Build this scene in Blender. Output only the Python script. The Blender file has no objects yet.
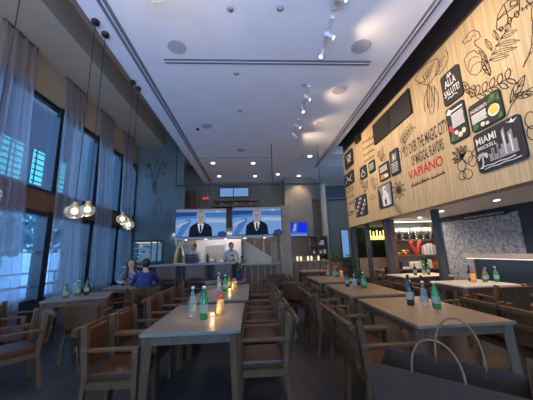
import bpy, bmesh, math, random
from mathutils import Vector, Matrix
random.seed(7)
C = bpy.context.scene
COL = C.collection
PI = math.pi
# ------------------------------------------------------------------ materials
MT = {}
def mat(name, col, rough=.6, metal=0, spec=.5, var=0, scale=8, stretch=(1, 1, 1), bump=0, emit=None, estr=1, trans=0, alpha=1, kind='noise', coat=0):
    m = bpy.data.materials.new(name); m.use_nodes = True; MT[name] = m
    nt = m.node_tree; N = nt.nodes; L = nt.links
    b = N['Principled BSDF']
    b.inputs['Base Color'].default_value = (*col, 1); b.inputs['Roughness'].default_value = rough
    b.inputs['Metallic'].default_value = metal; b.inputs['Specular IOR Level'].default_value = spec
    b.inputs['Coat Weight'].default_value = coat
    if emit: b.inputs['Emission Color'].default_value = (*emit, 1); b.inputs['Emission Strength'].default_value = estr
    if var or bump:
        tc = N.new('ShaderNodeTexCoord'); mp = N.new('ShaderNodeMapping'); mp.inputs['Scale'].default_value = stretch
        L.new(tc.outputs['Object'], mp.inputs['Vector'])
        nz = N.new('ShaderNodeTexNoise'); nz.inputs['Scale'].default_value = scale; nz.inputs['Detail'].default_value = 4
        L.new(mp.outputs[0], nz.inputs['Vector']); fac = nz.outputs['Fac']
        if var:
            r = N.new('ShaderNodeValToRGB'); r.color_ramp.elements[0].position = .3; r.color_ramp.elements[1].position = .7
            r.color_ramp.elements[0].color = (*[c*(1-var) for c in col], 1); r.color_ramp.elements[1].color = (*[min(1, c*(1+var)) for c in col], 1)
            L.new(fac, r.inputs[0]); L.new(r.outputs[0], b.inputs['Base Color'])
        if bump:
            bp = N.new('ShaderNodeBump'); bp.inputs['Strength'].default_value = bump; bp.inputs['Distance'].default_value = .01
            L.new(fac, bp.inputs['Height']); L.new(bp.outputs[0], b.inputs['Normal'])
    if alpha < 1 or trans:
        out = N['Material Output']; tr = N.new('ShaderNodeBsdfTransparent'); mx = N.new('ShaderNodeMixShader')
        mx.inputs[0].default_value = alpha
        L.new(tr.outputs[0], mx.inputs[1]); L.new(b.outputs[0], mx.inputs[2]); L.new(mx.outputs[0], out.inputs[0])
        if trans:   # sheer cloth: part diffuse, part translucent
            tl = N.new('ShaderNodeBsdfTranslucent'); tl.inputs[0].default_value = (*col, 1); m2 = N.new('ShaderNodeMixShader'); m2.inputs[0].default_value = trans
            L.new(b.outputs[0], m2.inputs[1]); L.new(tl.outputs[0], m2.inputs[2]); L.new(m2.outputs[0], mx.inputs[2])
    return m
def planks(name, c1, c2, rough, along, width, length, spec=.5, bump=.2, grain=3, gs=(1, 1, 1), mortar=.003, mcol=None):
    m = bpy.data.materials.new(name); m.use_nodes = True; MT[name] = m
    nt = m.node_tree; N = nt.nodes; L = nt.links; b = N['Principled BSDF']
    b.inputs['Roughness'].default_value = rough; b.inputs['Specular IOR Level'].default_value = spec
    tc = N.new('ShaderNodeTexCoord'); sp = N.new('ShaderNodeSeparateXYZ'); cb = N.new('ShaderNodeCombineXYZ')
    L.new(tc.outputs['Object'], sp.inputs[0]); a, c = along
    L.new(sp.outputs[a], cb.inputs[0]); L.new(sp.outputs[c], cb.inputs[1])
    br = N.new('ShaderNodeTexBrick'); L.new(cb.outputs[0], br.inputs['Vector'])
    br.inputs['Scale'].default_value = 1; br.inputs['Brick Width'].default_value = length; br.inputs['Row Height'].default_value = width
    br.inputs['Mortar Size'].default_value = mortar; br.offset = .37; br.inputs['Mortar Smooth'].default_value = .1
    br.inputs['Color1'].default_value = (*c1, 1); br.inputs['Color2'].default_value = (*c2, 1)
    br.inputs['Mortar'].default_value = (*(mcol or [x*.35 for x in c1]), 1)
    mp = N.new('ShaderNodeMapping'); mp.inputs['Scale'].default_value = gs; L.new(cb.outputs[0], mp.inputs[0])
    nz = N.new('ShaderNodeTexNoise'); nz.inputs['Scale'].default_value = grain; nz.inputs['Detail'].default_value = 5; L.new(mp.outputs[0], nz.inputs[0])
    mr = N.new('ShaderNodeMapRange'); mr.inputs[1].default_value = .3; mr.inputs[2].default_value = .7; mr.inputs[3].default_value = .72; mr.inputs[4].default_value = 1.18
    L.new(nz.outputs['Fac'], mr.inputs[0])
    mu = N.new('ShaderNodeVectorMath'); mu.operation = 'SCALE'; L.new(br.outputs['Color'], mu.inputs[0]); L.new(mr.outputs[0], mu.inputs['Scale'])
    L.new(mu.outputs[0], b.inputs['Base Color'])
    bp = N.new('ShaderNodeBump'); bp.inputs['Strength'].default_value = bump; bp.inputs['Distance'].default_value = .004
    L.new(nz.outputs['Fac'], bp.inputs['Height']); L.new(bp.outputs[0], b.inputs['Normal'])
    return m
def glow(name, col, s):
    m = bpy.data.materials.new(name); m.use_nodes = True; MT[name] = m
    N = m.node_tree.nodes; N.clear(); e = N.new('ShaderNodeEmission'); o = N.new('ShaderNodeOutputMaterial')
    e.inputs[0].default_value = (*col, 1); e.inputs[1].default_value = s; m.node_tree.links.new(e.outputs[0], o.inputs[0])
    return m
planks('floor_wood', (.04, .034, .033), (.06, .05, .046), .3, (1, 0), .18, 1.4, spec=.5, bump=.15, grain=2.2, gs=(1, 9, 1))
planks('pale_oak', (.52, .375, .20), (.58, .43, .235), .55, (2, 1), .24, 6.0, bump=.1, grain=2.0, gs=(.7, 14, 1), mortar=.0015, mcol=(.38, .26, .13))
mat('ceiling_paint', (.8, .8, .83), .9, var=.03, scale=2)
mat('dark_paint', (.06, .044, .032), .8, var=.1, scale=3)
mat('tan_paint', (.46, .36, .25), .85, var=.04, scale=3)
mat('grey_paint', (.105, .125, .12), .8, var=.08, scale=2)
mat('greige_paint', (.21, .175, .13), .85, var=.06, scale=2)
mat('navy_paint', (.022, .028, .042), .6, var=.1, scale=3)
mat('bulkhead_white', (.9, .84, .74), .8, var=.03)
mat('concrete', (.25, .25, .26), .7, var=.55, scale=14, bump=.5)
mat('chair_wood', (.125, .06, .025), .5, spec=.25, var=.25, scale=6, stretch=(6, 6, 1), bump=.05)
mat('dark_chair_wood', (.13, .07, .04), .42, var=.25, scale=6, stretch=(6, 6, 1))
mat('leather', (.085, .032, .013), .3, spec=.35, var=.2, scale=18, bump=.12)
mat('dark_leather', (.05, .035, .03), .35, var=.2, scale=18, bump=.1)
mat('table_wood', (.21, .16, .115), .38, var=.12, scale=4, stretch=(1, 9, 1))
mat('table_wood_warm', (.26, .16, .085), .38, var=.16, scale=4, stretch=(1, 9, 1))
mat('table_leg_wood', (.14, .075, .035), .5, var=.2, scale=5, stretch=(6, 6, 1))
mat('white_top', (.42, .38, .33), .35, var=.03)
mat('frame_black', (.012, .013, .016), .4, var=.1)
mat('steel', (.45, .45, .46), .35, metal=.9, var=.05)
mat('brass', (.9, .62, .2), .3, metal=.6, var=.05)
mat('black_plastic', (.012, .012, .014), .4, var=.1)
mat('white_plastic', (.7, .7, .7), .5, var=.03)
mat('speaker_grille', (.42, .42, .46), .8, var=.1, scale=60)
mat('slot_grey', (.17, .18, .21), .7, var=.1, scale=10)
mat('slate_post', (.06, .066, .068), .55, var=.12, scale=5)
mat('counter_stone', (.28, .27, .27), .4, var=.1, scale=12)
mat('beige_wood', (.36, .24, .14), .5, var=.15, scale=5, stretch=(1, 6, 1))
mat('brown_wood', (.16, .08, .045), .5, var=.2, scale=5, stretch=(6, 6, 1))
mat('ink', (.05, .032, .02), .8, var=.1)
mat('chalk_black', (.018, .018, .02), .7, var=.3, scale=9)
mat('chalk_white', (.75, .74, .7), .8, var=.03)
mat('sign_red', (.55, .03, .02), .5, var=.05)
mat('green', (.06, .17, .03), .7, var=.3, scale=20)
mat('red', (.55, .05, .03), .5, var=.1)
mat('yellow', (.75, .52, .06), .5, var=.1)
mat('orange', (.7, .25, .04), .5, var=.1)
mat('cream', (.72, .66, .52), .6, var=.05)
mat('grey_ink', (.28, .28, .28), .7, var=.1)
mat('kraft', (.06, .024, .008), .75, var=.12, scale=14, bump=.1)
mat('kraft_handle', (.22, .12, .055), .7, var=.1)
mat('skin', (.50, .29, .20), .5, var=.05)
mat('hair_dark', (.015, .01, .008), .6, var=.2)
mat('hair_brown', (.06, .03, .018), .6, var=.2, scale=30, stretch=(1, 1, .1))
mat('blue_shirt', (.012, .03, .12), .8, var=.15)
mat('grey_top', (.20, .18, .20), .8, var=.15)
mat('dark_trousers', (.02, .02, .028), .8, var=.1)
mat('white_coat', (.6, .6, .58), .8, var=.05)
mat('clear_glass', (.4, .46, .43), .05, spec=.9, alpha=.26, var=.01)
mat('window_pane', (.25, .4, .5), .03, spec=.6, alpha=.10, var=.01)
mat('green_glass', (.02, .25, .06), .08, spec=.9, alpha=.85, var=.05)
mat('dark_glass', (.012, .016, .010), .08, spec=.9, var=.05)
mat('olive_glass', (.10, .16, .03), .1, spec=.9, alpha=.85, var=.05)
mat('amber_fill', (.85, .42, .12), .3, var=.3, scale=60)
mat('label_paper', (.30, .32, .22), .7, var=.05)
mat('curtain_cloth', (.5, .45, .45), .9, alpha=.5, trans=.7, var=.04, scale=20)
mat('leaf_green', (.035, .075, .02), .6, var=.5, scale=12)
mat('tree_leaf', (.18, .36, .36), .7, var=.5, scale=3)
mat('bark', (.09, .06, .04), .9, var=.2)
mat('pavement', (.42, .44, .45), .9, var=.1)
mat('facade_purple', (.035, .02, .028), .9, var=.15, scale=2)
mat('facade_pale', (.6, .68, .7), .8, var=.15, scale=2)
mat('rail_white', (.6, .65, .68), .5, var=.03)
mat('far_print', (.16, .24, .42), .7, var=.4, scale=5)
mat('kitchen_tile', (.62, .58, .57), .4, var=.04, scale=6)
mat('orange_cloth', (.35, .13, .05), .9, var=.2)
glow('bulb_warm', (1, .72, .38), 9)
glow('downlight_glow', (1, .88, .72), 14)
glow('led_strip', (1, .92, .8), 2)
glow('neon_yellow', (1, .75, .25), 2.6)
glow('exit_red', (1, .06, .05), 1.6)
glow('scr_blue', (.08, .22, .62), .8)
glow('scr_pale', (.22, .42, .80), .8)
glow('scr_light', (.45, .6, .85), .8)
glow('scr_deep', (.015, .03, .75), 1.1)
glow('scr_dark', (.01, .012, .03), 1)
glow('scr_navy', (.02, .06, .25), 1)
glow('scr_skin', (.42, .34, .33), .8)
glow('scr_grey', (.25, .25, .28), .8)
glow('scr_white', (.75, .8, .9), .8)
glow('lit_window', (.10, .62, .95), 1.7)
glow('far_window', (.22, .42, .85), .8)
glow('case_lamp_glass_glow', (1, .85, .6), 1.2)
glow('case_blue', (.25, .5, .75), .4)
# ------------------------------------------------------------------ mesh builder
class MB:
    def __init__(s): s.bm = bmesh.new(); s.n = 0
    def _mi(s, faces, mi):
        for f in faces: f.material_index = mi
    def box(s, c, d, rz=0, mi=0, bev=0, M=None, taper=1):
        r = bmesh.ops.create_cube(s.bm, size=1); vs = r['verts']
        for v in vs:
            t = taper if v.co.z < 0 else 1
            v.co = Vector((v.co.x*d[0]*t, v.co.y*d[1]*t, v.co.z*d[2]))
        if bev:
            es = list({e for v in vs for e in v.link_edges})
            rr = bmesh.ops.bevel(s.bm, geom=es, offset=bev, segments=2, affect='EDGES', profile=.7)
            vs = list({v for f in rr['faces'] for v in f.verts} | {v for v in vs if v.is_valid})
        T = Matrix.Translation(Vector(c)) @ Matrix.Rotation(rz, 4, 'Z')
        if M: T = M @ T
        for v in vs: v.co = T @ v.co
        s._mi({f for v in vs for f in v.link_faces}, mi); return s
    def bar(s, a, b, w, h=None, mi=0, bev=0, w2=None, up=(0, 0, 1)):
        """square bar from a to b, w wide, h deep"""
        a, b = Vector(a), Vector(b); h = h or w; w2 = w2 or w; k = w2/w
        z = (b-a).normalized(); x = Vector(up).cross(z)
        if x.length < 1e-3: x = Vector((1, 0, 0)).cross(z); 
        if x.length < 1e-3: x = Vector((0, 1, 0)).cross(z)
        x.normalize(); y = z.cross(x); vs = []
        for p, q in ((a, 1), (b, k)):
            for sx, sy in ((-1, -1), (1, -1), (1, 1), (-1, 1)): vs.append(s.bm.verts.new(p+x*sx*w/2*q+y*sy*h/2*q))
        fs = [s.bm.faces.new([vs[i] for i in f]) for f in ((3, 2, 1, 0), (4, 5, 6, 7), (0, 1, 5, 4), (1, 2, 6, 5), (2, 3, 7, 6), (3, 0, 4, 7))]
        s._mi(fs, mi)
        if bev:
            es = list({e for f in fs for e in f.edges}); bmesh.ops.bevel(s.bm, geom=es, offset=bev, segments=2, affect='EDGES', profile=.7)
        return s
    def lathe(s, prof, c=(0, 0, 0), n=14, mi=0, M=None, sm=True):
        rings = []; T = Matrix.Translation(Vector(c))
        if M: T = T @ M
        for r, z in prof:
            if r < 1e-5: rings.append([s.bm.verts.new(T @ Vector((0, 0, z)))])
            else: rings.append([s.bm.verts.new(T @ Vector((r*math.cos(2*PI*i/n), r*math.sin(2*PI*i/n), z))) for i in range(n)])
        for A, B in zip(rings, rings[1:]):
            for i in range(n):
                j = (i+1) % n
                if len(A) == 1 and len(B) == 1: continue
                if len(A) == 1: f = (A[0], B[j], B[i])
                elif len(B) == 1: f = (A[i], A[j], B[0])
                else: f = (A[i], A[j], B[j], B[i])
                q = s.bm.faces.new(f); q.material_index = mi; q.smooth = sm
        return s
    def cyl(s, a, b, r, n=10, mi=0, r2=None):
        a, b = Vector(a), Vector(b); d = b-a; M = d.to_track_quat('Z', 'Y').to_matrix().to_4x4(); r2 = r if r2 is None else r2
        return s.lathe([(0, 0), (r, 0), (r2, d.length), (0, d.length)], a, n, mi, M, sm=n > 8)
    def tube(s, pts, r, n=6, mi=0):
        pts = [Vector(p) for p in pts]; rings = []
        for i, p in enumerate(pts):
            t = (pts[min(i+1, len(pts)-1)]-pts[max(i-1, 0)]).normalized()
            u = t.cross(Vector((0, 0, 1)));
            if u.length < .05: u = t.cross(Vector((0, 1, 0)))
            u.normalize(); w = t.cross(u); rr = r[i] if isinstance(r, (list, tuple)) else r
            rings.append([s.bm.verts.new(p+(u*math.cos(2*PI*k/n)+w*math.sin(2*PI*k/n))*rr) for k in range(n)])
        for A, B in zip(rings, rings[1:]):
            for k in range(n):
                f = s.bm.faces.new((A[k], A[(k+1) % n], B[(k+1) % n], B[k])); f.material_index = mi; f.smooth = True
        for R_ in (rings[0][::-1], rings[-1]):
            f = s.bm.faces.new(R_); f.material_index = mi
        return s
    def ball(s, c, r, mi=0, sub=2):
        rr = r if isinstance(r, (tuple, list)) else (r, r, r)
        q = bmesh.ops.create_icosphere(s.bm, subdivisions=sub, radius=1)
        for v in q['verts']: v.co = Vector((v.co.x*rr[0]+c[0], v.co.y*rr[1]+c[1], v.co.z*rr[2]+c[2]))
        for f in {f for v in q['verts'] for f in v.link_faces}: f.material_index = mi; f.smooth = True
        return s
    def prism(s, pts, ax, lo, hi, mi=0):
        """2D outline extruded along axis ax (0,1,2) from lo to hi"""
        def P(u, v, w):
            q = [u, v]; q.insert(ax, w); return Vector(q)
        A = [s.bm.verts.new(P(u, v, lo)) for u, v in pts]; B = [s.bm.verts.new(P(u, v, hi)) for u, v in pts]
        fs = [s.bm.faces.new(A[::-1]), s.bm.faces.new(B)]
        for i in range(len(pts)):
            j = (i+1) % len(pts); fs.append(s.bm.faces.new((A[i], A[j], B[j], B[i])))
        s._mi(fs, mi); return s
    def flat(s, O, ux, uy, pts, mi=0, th=.002):
        """thin raised shape lying on a plane"""
        O, ux, uy = Vector(O), Vector(ux), Vector(uy); n = ux.cross(uy)
        A = [s.bm.verts.new(O+ux*u+uy*v+n*th) for u, v in pts]; B = [s.bm.verts.new(O+ux*u+uy*v) for u, v in pts]
        try:
            f = s.bm.faces.new(A); f.material_index = mi
            for i in range(len(pts)):
                j = (i+1) % len(pts); q = s.bm.faces.new((B[i], B[j], A[j], A[i])); q.material_index = mi
        except ValueError: pass
        return s
    def stroke(s, O, ux, uy, pts, w, mi=0, th=.002):
        for (a, b), (c, d) in zip(pts, pts[1:]):
            L = math.hypot(c-a, d-b)
            if L < 1e-4: continue
            nx, ny = -(d-b)/L*w/2, (c-a)/L*w/2; ex, ey = (c-a)/L*w*.3, (d-b)/L*w*.3
            s.flat(O, ux, uy, [(a+nx-ex, b+ny-ey), (a-nx-ex, b-ny-ey), (c-nx+ex, d-ny+ey), (c+nx+ex, d+ny+ey)], mi, th)
        return s
    def build(s, name, m, parent=None, loc=(0, 0, 0), rz=0, recalc=True):
        if recalc: bmesh.ops.recalc_face_normals(s.bm, faces=s.bm.faces)
        me = bpy.data.meshes.new(name); s.bm.to_mesh(me); s.bm.free()
        for x in (m if isinstance(m, (list, tuple)) else [m]): me.materials.append(MT[x])
        o = bpy.data.objects.new(name, me); COL.objects.link(o)
        o.location = loc; o.rotation_euler = (0, 0, rz)
        if parent: o.parent = parent
        return o
def tag(o, label=None, cat=None, group=None, kind=None):
    if label: o['label'] = label
    if cat: o['category'] = cat
    if group: o['group'] = group
    if kind: o['kind'] = kind
    return o
def thing(name, label, cat, loc=(0, 0, 0), rz=0, group=None):
    o = bpy.data.objects.new(name, None); COL.objects.link(o); o.empty_display_size = .1
    o.location = loc; o.rotation_euler = (0, 0, rz); return tag(o, label, cat, group)
KIDS = {}
def copy_tree(o, parent=None):
    c = o.copy(); COL.objects.link(c); c.parent = parent
    for ch in [x for x in list(bpy.data.objects) if x.parent == o]: copy_tree(ch, c)
    return c
def struct(o): o['kind'] = 'structure'; return o
def sbox(name, lo, hi, m, parent=None):
    c = [(a+b)/2 for a, b in zip(lo, hi)]; d = [abs(b-a) for a, b in zip(lo, hi)]
    o = MB().box((0, 0, 0), d).build(name, m, parent, loc=c)
    return o if parent else struct(o)
def text_mesh(name, txt, m, parent, O, ux, uy, x0, x1, y0, y1, th=.004, bold=0):
    cu = bpy.data.curves.new(name, 'FONT'); cu.body = txt; cu.resolution_u = 3; cu.offset = bold
    ob = bpy.data.objects.new(name+'_tmp', cu); COL.objects.link(ob)
    dg = bpy.context.evaluated_depsgraph_get(); me = bpy.data.meshes.new_from_object(ob.evaluated_get(dg))
    bpy.data.objects.remove(ob); bpy.data.curves.remove(cu)
    xs = [v.co.x for v in me.vertices]; ys = [v.co.y for v in me.vertices]
    ax, bx, ay, by = min(xs), max(xs), min(ys), max(ys)
    O, ux, uy = Vector(O), Vector(ux), Vector(uy); n = ux.cross(uy)
    for v in me.vertices:
        u = x0+(v.co.x-ax)/(bx-ax)*(x1-x0); w = y0+(v.co.y-ay)/(by-ay)*(y1-y0)
        v.co = O+ux*u+uy*w+n*th
    me.name = name; me.materials.clear(); me.materials.append(MT[m])
    o = bpy.data.objects.new(name, me); COL.objects.link(o)
    if parent: o.parent = parent
    return o
S = {
'parrot_drawing':[[[4.15,4.84],[4.26,4.9],[4.36,4.93],[4.46,4.96],[4.56,4.97],[4.65,4.96],[4.74,4.93],[4.83,4.89]],[[4.15,4.84],[4.13,4.78],[4.13,4.72],[4.13,4.67],[4.15,4.64],[4.18,4.61],[4.22,4.59],[4.27,4.58]],[[4.83,4.89],[4.78,4.81],[4.72,4.74],[4.67,4.68],[4.62,4.63],[4.57,4.59],[4.52,4.56],[4.47,4.53]],[[4.27,4.58],[4.3,4.56],[4.33,4.55],[4.36,4.54],[4.38,4.53],[4.41,4.53],[4.44,4.53],[4.47,4.53]],[[4.47,4.53],[4.51,4.46],[4.54,4.37],[4.56,4.29],[4.57,4.2],[4.57,4.11],[4.55,4.01],[4.53,3.92]],[[4.47,4.53],[4.43,4.41],[4.41,4.31],[4.4,4.21],[4.4,4.12],[4.41,4.04],[4.44,3.96],[4.49,3.89]],[[4.54,4.44],[4.58,4.41],[4.62,4.36],[4.65,4.31],[4.67,4.26],[4.68,4.2],[4.68,4.13],[4.68,4.06]],[[4.34,4.4],[4.31,4.32],[4.29,4.25],[4.28,4.18],[4.28,4.11],[4.29,4.05],[4.31,3.98],[4.34,3.91]],[[4.41,4.68],[4.44,4.68],[4.47,4.69],[4.49,4.68],[4.51,4.68],[4.53,4.67],[4.54,4.65],[4.55,4.63]],[[4.55,4.63],[4.58,4.65],[4.61,4.68],[4.64,4.69],[4.67,4.71],[4.71,4.72],[4.74,4.72],[4.77,4.72]],[[3.93,4.84],[3.91,4.77],[3.9,4.71],[3.91,4.66],[3.93,4.62],[3.97,4.58],[4.02,4.56],[4.08,4.54]],[[4.08,4.54],[4.11,4.53],[4.13,4.53],[4.16,4.53],[4.19,4.53],[4.21,4.54],[4.24,4.56],[4.27,4.58]],[[4.23,4.83],[4.25,4.82],[4.28,4.81],[4.3,4.79],[4.31,4.77],[4.32,4.75],[4.33,4.72],[4.33,4.69]],[[4.31,4.83],[4.33,4.81],[4.35,4.8],[4.36,4.78],[4.37,4.76],[4.38,4.73],[4.38,4.71],[4.38,4.68]],[[4.4,4.82],[4.41,4.8],[4.42,4.78],[4.43,4.76],[4.43,4.74],[4.43,4.72],[4.44,4.7],[4.43,4.68]],[[4.49,4.82],[4.5,4.79],[4.5,4.77],[4.5,4.75],[4.49,4.73],[4.49,4.71],[4.49,4.69],[4.49,4.67]],[[4.59,4.81],[4.58,4.78],[4.57,4.76],[4.57,4.73],[4.56,4.71],[4.55,4.69],[4.55,4.68],[4.54,4.66]],[[3.97,4.75],[4.01,4.75],[4.04,4.75],[4.07,4.75],[4.1,4.75],[4.13,4.74],[4.16,4.73],[4.18,4.72]],[[4.03,4.7],[4.05,4.7],[4.08,4.7],[4.1,4.69],[4.13,4.69],[4.16,4.69],[4.19,4.68],[4.21,4.68]],[[4.08,4.65],[4.1,4.64],[4.12,4.64],[4.14,4.64],[4.16,4.63],[4.19,4.63],[4.22,4.63],[4.25,4.63]],[[4.14,4.59],[4.14,4.59],[4.15,4.58],[4.17,4.58],[4.19,4.57],[4.21,4.58],[4.25,4.58],[4.28,4.58]],[[4.5,4.52],[4.52,4.46],[4.54,4.41],[4.56,4.35],[4.57,4.29],[4.58,4.23],[4.59,4.17],[4.59,4.1]],[[4.44,4.48],[4.46,4.42],[4.48,4.37],[4.49,4.31],[4.51,4.25],[4.52,4.19],[4.53,4.13],[4.53,4.07]],[[4.39,4.44],[4.4,4.38],[4.41,4.32],[4.43,4.27],[4.44,4.21],[4.45,4.15],[4.47,4.1],[4.48,4.04]],[[4.33,4.4],[4.34,4.34],[4.35,4.28],[4.36,4.23],[4.38,4.17],[4.39,4.11],[4.41,4.06],[4.42,4.01]]],
'palm_leaf_drawing':[[[3.62,3.7],[3.53,3.68],[3.44,3.66],[3.35,3.65],[3.26,3.64],[3.18,3.62],[3.1,3.62],[3.01,3.61]],[[3.53,3.68],[3.52,3.64],[3.5,3.61],[3.48,3.58],[3.46,3.56],[3.43,3.54],[3.41,3.53],[3.37,3.52]],[[3.53,3.68],[3.5,3.67],[3.47,3.66],[3.44,3.64],[3.42,3.61],[3.4,3.59],[3.39,3.56],[3.37,3.52]],[[3.53,3.68],[3.5,3.68],[3.48,3.69],[3.46,3.7],[3.45,3.72],[3.44,3.75],[3.44,3.78],[3.45,3.81]],[[3.53,3.68],[3.54,3.72],[3.54,3.75],[3.53,3.77],[3.52,3.79],[3.5,3.81],[3.48,3.81],[3.45,3.81]],[[3.41,3.66],[3.39,3.62],[3.38,3.59],[3.36,3.56],[3.34,3.54],[3.32,3.52],[3.29,3.51],[3.26,3.5]],[[3.41,3.66],[3.37,3.65],[3.35,3.63],[3.32,3.61],[3.3,3.59],[3.28,3.57],[3.27,3.54],[3.26,3.5]],[[3.41,3.66],[3.38,3.66],[3.35,3.67],[3.34,3.68],[3.33,3.7],[3.32,3.72],[3.32,3.75],[3.33,3.78]],[[3.41,3.66],[3.41,3.69],[3.41,3.72],[3.41,3.75],[3.39,3.77],[3.38,3.78],[3.35,3.78],[3.33,3.78]],[[3.28,3.64],[3.27,3.6],[3.26,3.57],[3.24,3.55],[3.22,3.53],[3.2,3.51],[3.17,3.5],[3.15,3.49]],[[3.28,3.64],[3.25,3.63],[3.23,3.61],[3.2,3.6],[3.19,3.58],[3.17,3.55],[3.16,3.52],[3.15,3.49]],[[3.28,3.64],[3.26,3.64],[3.23,3.65],[3.22,3.66],[3.21,3.68],[3.2,3.7],[3.2,3.73],[3.21,3.76]],[[3.28,3.64],[3.29,3.67],[3.29,3.7],[3.28,3.73],[3.27,3.74],[3.26,3.75],[3.23,3.76],[3.21,3.76]],[[3.16,3.62],[3.15,3.59],[3.14,3.56],[3.13,3.54],[3.11,3.51],[3.09,3.5],[3.06,3.49],[3.04,3.48]],[[3.16,3.62],[3.14,3.61],[3.11,3.6],[3.09,3.58],[3.07,3.56],[3.06,3.54],[3.05,3.51],[3.04,3.48]],[[3.16,3.62],[3.14,3.62],[3.12,3.63],[3.1,3.64],[3.09,3.66],[3.09,3.68],[3.09,3.71],[3.09,3.74]],[[3.16,3.62],[3.17,3.66],[3.17,3.68],[3.16,3.71],[3.15,3.72],[3.14,3.74],[3.12,3.74],[3.09,3.74]],[[3.05,3.61],[3.04,3.58],[3.03,3.55],[3.01,3.53],[2.99,3.51],[2.97,3.49],[2.95,3.48],[2.93,3.47]],[[3.05,3.61],[3.02,3.6],[3.0,3.59],[2.98,3.57],[2.96,3.55],[2.95,3.53],[2.94,3.5],[2.93,3.47]],[[3.05,3.61],[3.02,3.61],[3.0,3.62],[2.99,3.63],[2.98,3.65],[2.97,3.67],[2.97,3.7],[2.98,3.73]],[[3.05,3.61],[3.05,3.64],[3.05,3.67],[3.05,3.69],[3.04,3.71],[3.02,3.72],[3.0,3.73],[2.98,3.73]],[[3.62,3.7],[3.58,3.7],[3.55,3.71],[3.52,3.72],[3.51,3.74],[3.51,3.77],[3.51,3.81],[3.52,3.86]],[[3.62,3.7],[3.63,3.75],[3.63,3.79],[3.63,3.82],[3.61,3.84],[3.59,3.85],[3.56,3.86],[3.52,3.86]],[[3.62,3.7],[3.53,3.83]],[[3.59,3.75],[3.54,3.73]],[[3.59,3.75],[3.61,3.81]],[[3.56,3.79],[3.51,3.78]],[[3.56,3.79],[3.59,3.85]],[[3.64,3.77],[3.62,3.8],[3.61,3.84],[3.61,3.87],[3.62,3.91],[3.64,3.95],[3.66,4.0],[3.7,4.04]],[[3.64,3.77],[3.67,3.82],[3.7,3.86],[3.71,3.9],[3.72,3.94],[3.72,3.98],[3.72,4.01],[3.7,4.04]],[[3.64,3.77],[3.69,4.0]],[[3.65,3.85],[3.62,3.88]],[[3.65,3.85],[3.7,3.9]],[[3.67,3.93],[3.64,3.96]],[[3.67,3.93],[3.72,3.98]]],
'bunch_of_leaves_drawing':[[[3.25,3.82],[3.23,3.86],[3.23,3.91],[3.23,3.95],[3.24,4.0],[3.26,4.05],[3.28,4.1],[3.32,4.16]],[[3.25,3.82],[3.28,3.87],[3.31,3.93],[3.33,3.98],[3.34,4.03],[3.34,4.07],[3.33,4.12],[3.32,4.16]],[[3.25,3.82],[3.31,4.11]],[[3.27,3.92],[3.24,3.96]],[[3.27,3.92],[3.32,3.98]],[[3.29,4.01],[3.26,4.05]],[[3.29,4.01],[3.34,4.07]]],
'branch_drawing':[[[3.14,3.12],[3.1,3.18],[3.06,3.23],[3.01,3.26],[2.95,3.29],[2.89,3.3],[2.82,3.31],[2.75,3.3]],[[3.07,3.27],[3.02,3.28],[2.97,3.3],[2.93,3.33],[2.89,3.36],[2.86,3.4],[2.84,3.45],[2.82,3.51]],[[3.07,3.27],[3.05,3.33],[3.03,3.38],[3.0,3.43],[2.96,3.46],[2.92,3.48],[2.87,3.5],[2.82,3.51]],[[3.07,3.27],[2.86,3.47]],[[3.0,3.34],[2.93,3.34]],[[3.0,3.34],[2.99,3.42]],[[2.93,3.41],[2.86,3.41]],[[2.93,3.41],[2.91,3.48]],[[2.99,3.32],[2.96,3.28],[2.92,3.25],[2.89,3.23],[2.86,3.22],[2.83,3.22],[2.79,3.22],[2.76,3.23]],[[2.99,3.32],[2.96,3.33],[2.92,3.33],[2.89,3.32],[2.86,3.31],[2.82,3.29],[2.79,3.26],[2.76,3.23]],[[2.99,3.32],[2.8,3.24]],[[2.92,3.29],[2.89,3.24]],[[2.92,3.29],[2.89,3.31]],[[2.86,3.27],[2.82,3.22]],[[2.86,3.27],[2.82,3.29]],[[2.81,2.88],[2.83,2.84],[2.86,2.81],[2.89,2.81],[2.92,2.85],[2.94,2.9],[2.94,2.95],[2.92,3.0],[2.88,3.03],[2.85,3.02],[2.82,2.99],[2.8,2.94],[2.81,2.88]],[[2.82,2.72],[2.84,2.69],[2.87,2.66],[2.9,2.67],[2.93,2.69],[2.95,2.74],[2.95,2.79],[2.93,2.83],[2.9,2.85],[2.87,2.84],[2.84,2.81],[2.82,2.77],[2.82,2.72]],[[2.81,3.62],[2.79,3.66],[2.77,3.68],[2.74,3.7],[2.72,3.72],[2.7,3.73],[2.68,3.73],[2.65,3.73]]],
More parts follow.
